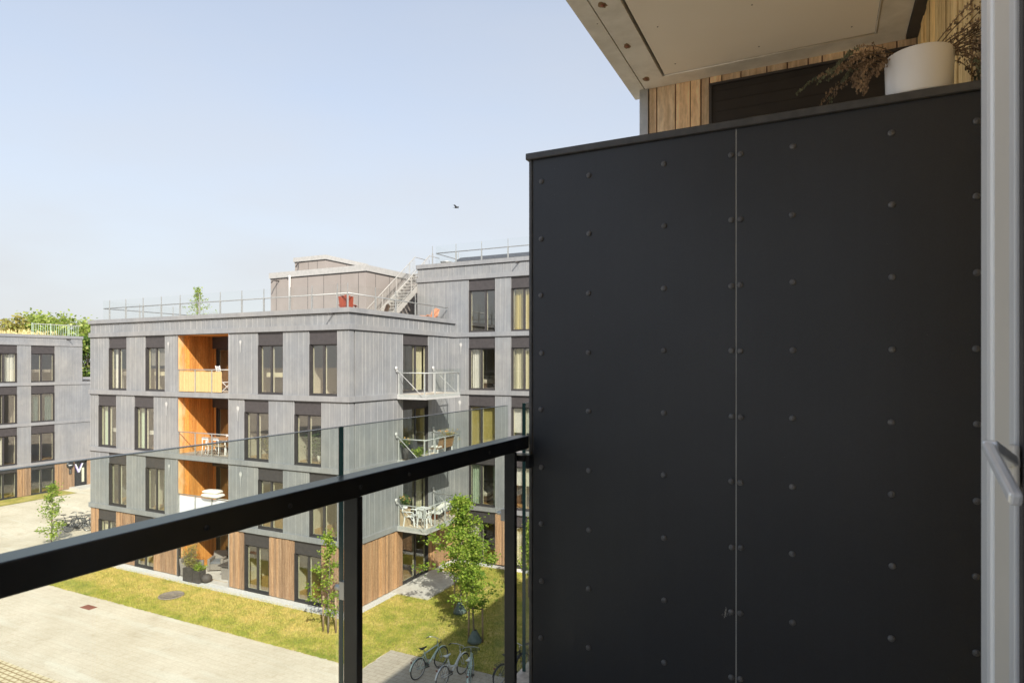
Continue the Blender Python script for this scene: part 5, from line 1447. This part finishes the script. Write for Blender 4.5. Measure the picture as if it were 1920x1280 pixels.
bushy_plant("potted_flowers", "orange and white flowers in a pot on the lowest balcony's left end", "potted plant", (-16.85, 23.45, z1+.72), .12, .18, "white_ceramic", .38, .28, "leaf_dark", 81, n=20, size=.09, flower="flower_orange")
m = MB(); m.box(-17.03, -16.68, 23.28, 23.62, z1, z1+.715); tag(m.build("plant_stand", "pale_wood", None, (-16.85, 23.45, z1)), "plain wooden box stand under the orange flowers on the lowest balcony", "plant stand")
bushy_plant("potted_plant", "green plant in terracotta pot in the middle of the lowest balcony", "potted plant", (-16.3, 25.0, z1), .16, .24, "terracotta", .30, .22, "leaf_yellow", 82, n=12, size=.07)
sl = thing("sun_lounger", "folded pale sun lounger with dark legs on the lowest balcony's right half", "sun lounger", (0, 0, 0))
m = MB(); m.bar((-.3, -.6, .35), (-.3, .6, .62), .55, .05, up=(0, 0, 1)); m.build("mattress", "cushion_cloth", sl, bevel=.015)
for s in (-.5, .2, .55):
    m = MB(); m.bar((-.55, s, 0), (-.50, s+.1, .5), .03, .03); m.bar((-.05, s, 0), (-.1, s+.1, .5), .03, .03); m.build("leg", "black_paint", sl)
place(sl, (-15.75, 25.2, z1), 0)
z2 = BZ[1]+.19
bn = thing("bench", "wooden slatted bench on the middle side balcony facing the courtyard", "bench", (0, 0, 0))
m = MB()
for k in range(5): m.box(-.22+.09*k, -.14+.09*k, -.65, .65, .42, .44)
m.build("seat", "teak", bn)
m = MB()
for k in range(16): y = -.62+.082*k; m.bar((.22, y, .44), (.34, y, .92), .045, .015, up=(1, 0, 0))
m.bar((.34, -.66, .92), (.34, .66, .92), .03, .05); m.build("backrest", "teak", bn)
for y in (-.62, .62):
    for x in (-.2, .22): m = MB(); m.box(x-.025, x+.025, y-.025, y+.025, 0, .42); m.build("leg", "white_metal", bn)
place(bn, (-15.95, 25.0, z2), 0)
cushion("blanket", "pale throw blanket draped on the left end of the balcony bench", "blanket", (-15.9, 24.55, z2+.44), .45, .4, .14, "cushion_cloth")
bushy_plant("potted_plant", "reddish leafy plant at the far end of the middle side balcony", "potted plant", (-16.0, 25.75, z2), .16, .5, "planter_dark", .75, .40, "leaf_yellow", 83, n=20, size=.07, flower="flower_orange")
bushy_plant("potted_plant", "orange flowering pot plant at the near end of the middle side balcony", "potted plant", (-16.8, 23.4, z2), .15, .55, "planter_dark", .45, .3, "leaf_dark", 84, n=14, size=.07, flower="flower_orange")
bushy_plant("potted_plant", "bright green low plant at the outer corner of the middle side balcony", "potted plant", (-16.1, 23.4, z2), .18, .22, "planter_dark", .35, .3, "leaf_young", 85, n=18, size=.08)
m = MB(); m.box(-16.98, -16.55, 23.6, 23.95, z2, z2+.85); o = m.build("storage_box", "solar_dark", None, (-16.8, 23.8, z2)); tag(o, "dark storage box standing left of the door on the middle side balcony", "storage box")

# things seen inside the rooms
X3 = (xY(551.6, 19.97)+xY(602.6, 19.97))/2
bushy_plant("house_plant", "big leafy house plant inside the second floor window nearest the corner", "house plant", (X3-.15, 20.95, top(1)+.01), .2, .3, "white_ceramic", 1.05, .45, "leaf_dark", 91, n=26, size=.13)
dining_chair("white chair inside the second floor corner window, right of the plant", (X3+.55, 21.3, top(1)+.01), radians(150), dc).pop("group", None) if False else None
o = dining_chair("white chair inside the second floor window nearest the corner", (X3+.45, 21.1, top(1)+.01), radians(150), dc); del o["group"]
X2_ = (xY(458, 19.97)+xY(504, 19.97))/2
bushy_plant("house_plant", "house plant inside the second floor window right of the dining loggia", "house plant", (X2_+.05, 20.9, top(1)+.01), .2, .3, "terracotta", .55, .4, "leaf_yellow", 92, n=20, size=.09)
def lamp_room(label, x, y, z):
    t = thing("dresser", label, "dresser", (x, y, z)); m = MB(); m.box(x-.5, x+.5, y-.2, y+.2, z, z+.75); m.build("body", "pale_wood", t); m = MB()
    for k in range(3): m.box(x-.47, x+.47, y-.212, y-.2, z+.05+.23*k, z+.26+.23*k)
    m.build("drawer", "white_plastic", t)
lamp_room("pale dresser inside the top floor window left of the corner", xY(520, 19.97), 22.4, top(2)+.01)
def bed(label, x, y, z, rz=0):
    t = thing("bed", label, "bed", (0, 0, 0)); m = MB(); m.box(-.8, .8, -1, 1, 0, .3); m.build("base", "dark_wood", t); m = MB(); m.box(-.82, .82, -1, .98, .3, .52); m.build("duvet", "cushion_cloth", t, bevel=.06)
    for s in (-1, 1): m = MB(); m.box(s*.4-.3, s*.4+.3, .55, .95, .53, .68); m.build("pillow", "white_plastic", t, bevel=.05)
    place(t, (x, y, z), rz, label)
bed("bed with cream duvet inside the taller wing's third floor window", xY(905, 30), 30.0, top(2)+.01)
bed("bed with cream duvet inside the taller wing's first floor window", xY(905, 30), 30.0, top(0)+.01)
tele = MB(); tele.box(-52.0, -52.0, 0, 0, 0, 0)
# bird
m = MB(); p = atY(856, 389, 34); m.blob((0, 0, 0), .16, .05, .05, 8, 5)
b_ = thing("bird", "tiny dark bird flying high in the clear sky", "bird", p)
mb = MB(); x, y, z = p; mb.blob(p, .17, .055, .05, 8, 6); mb.add([(x-.14, y, z), (x-.28, y+.04, z+.01), (x-.28, y-.04, z+.01)], [(0, 1, 2)]); mb.build("body", "bird_dark", b_)
for s in (-1, 1):
    mb = MB(); mb.add([(x+.06, y, z+.02), (x-.08, y, z+.02), (x-.10, y+.22*s, z+.12), (x+.02, y+.24*s, z+.12), (x-.14, y+.46*s, z+.03)], [(0, 1, 2, 3), (3, 2, 4)]); mb.build("wing", "bird_dark", b_)

# block across the plaza behind the viewer: seen only as a reflection in the window glass
Dd = thing("apartment_building", "grey block behind the viewpoint, seen only mirrored in the windows", "apartment building", (-30, -34, 0))
m = MB(); m.box(-62, -6, -44, -34, 0, 12.3); m.build("wall", "zinc", Dd)
m = MB()
for i in range(4):
    x = -60
    while x < -8: m.box(x, x+1.5, -34.05, -33.97, [.1, 3.0, 5.95, 8.9][i], [2.5, 5.4, 8.4, 11.3][i]); x += 3.1
m.build("windows", "solar_dark", Dd)
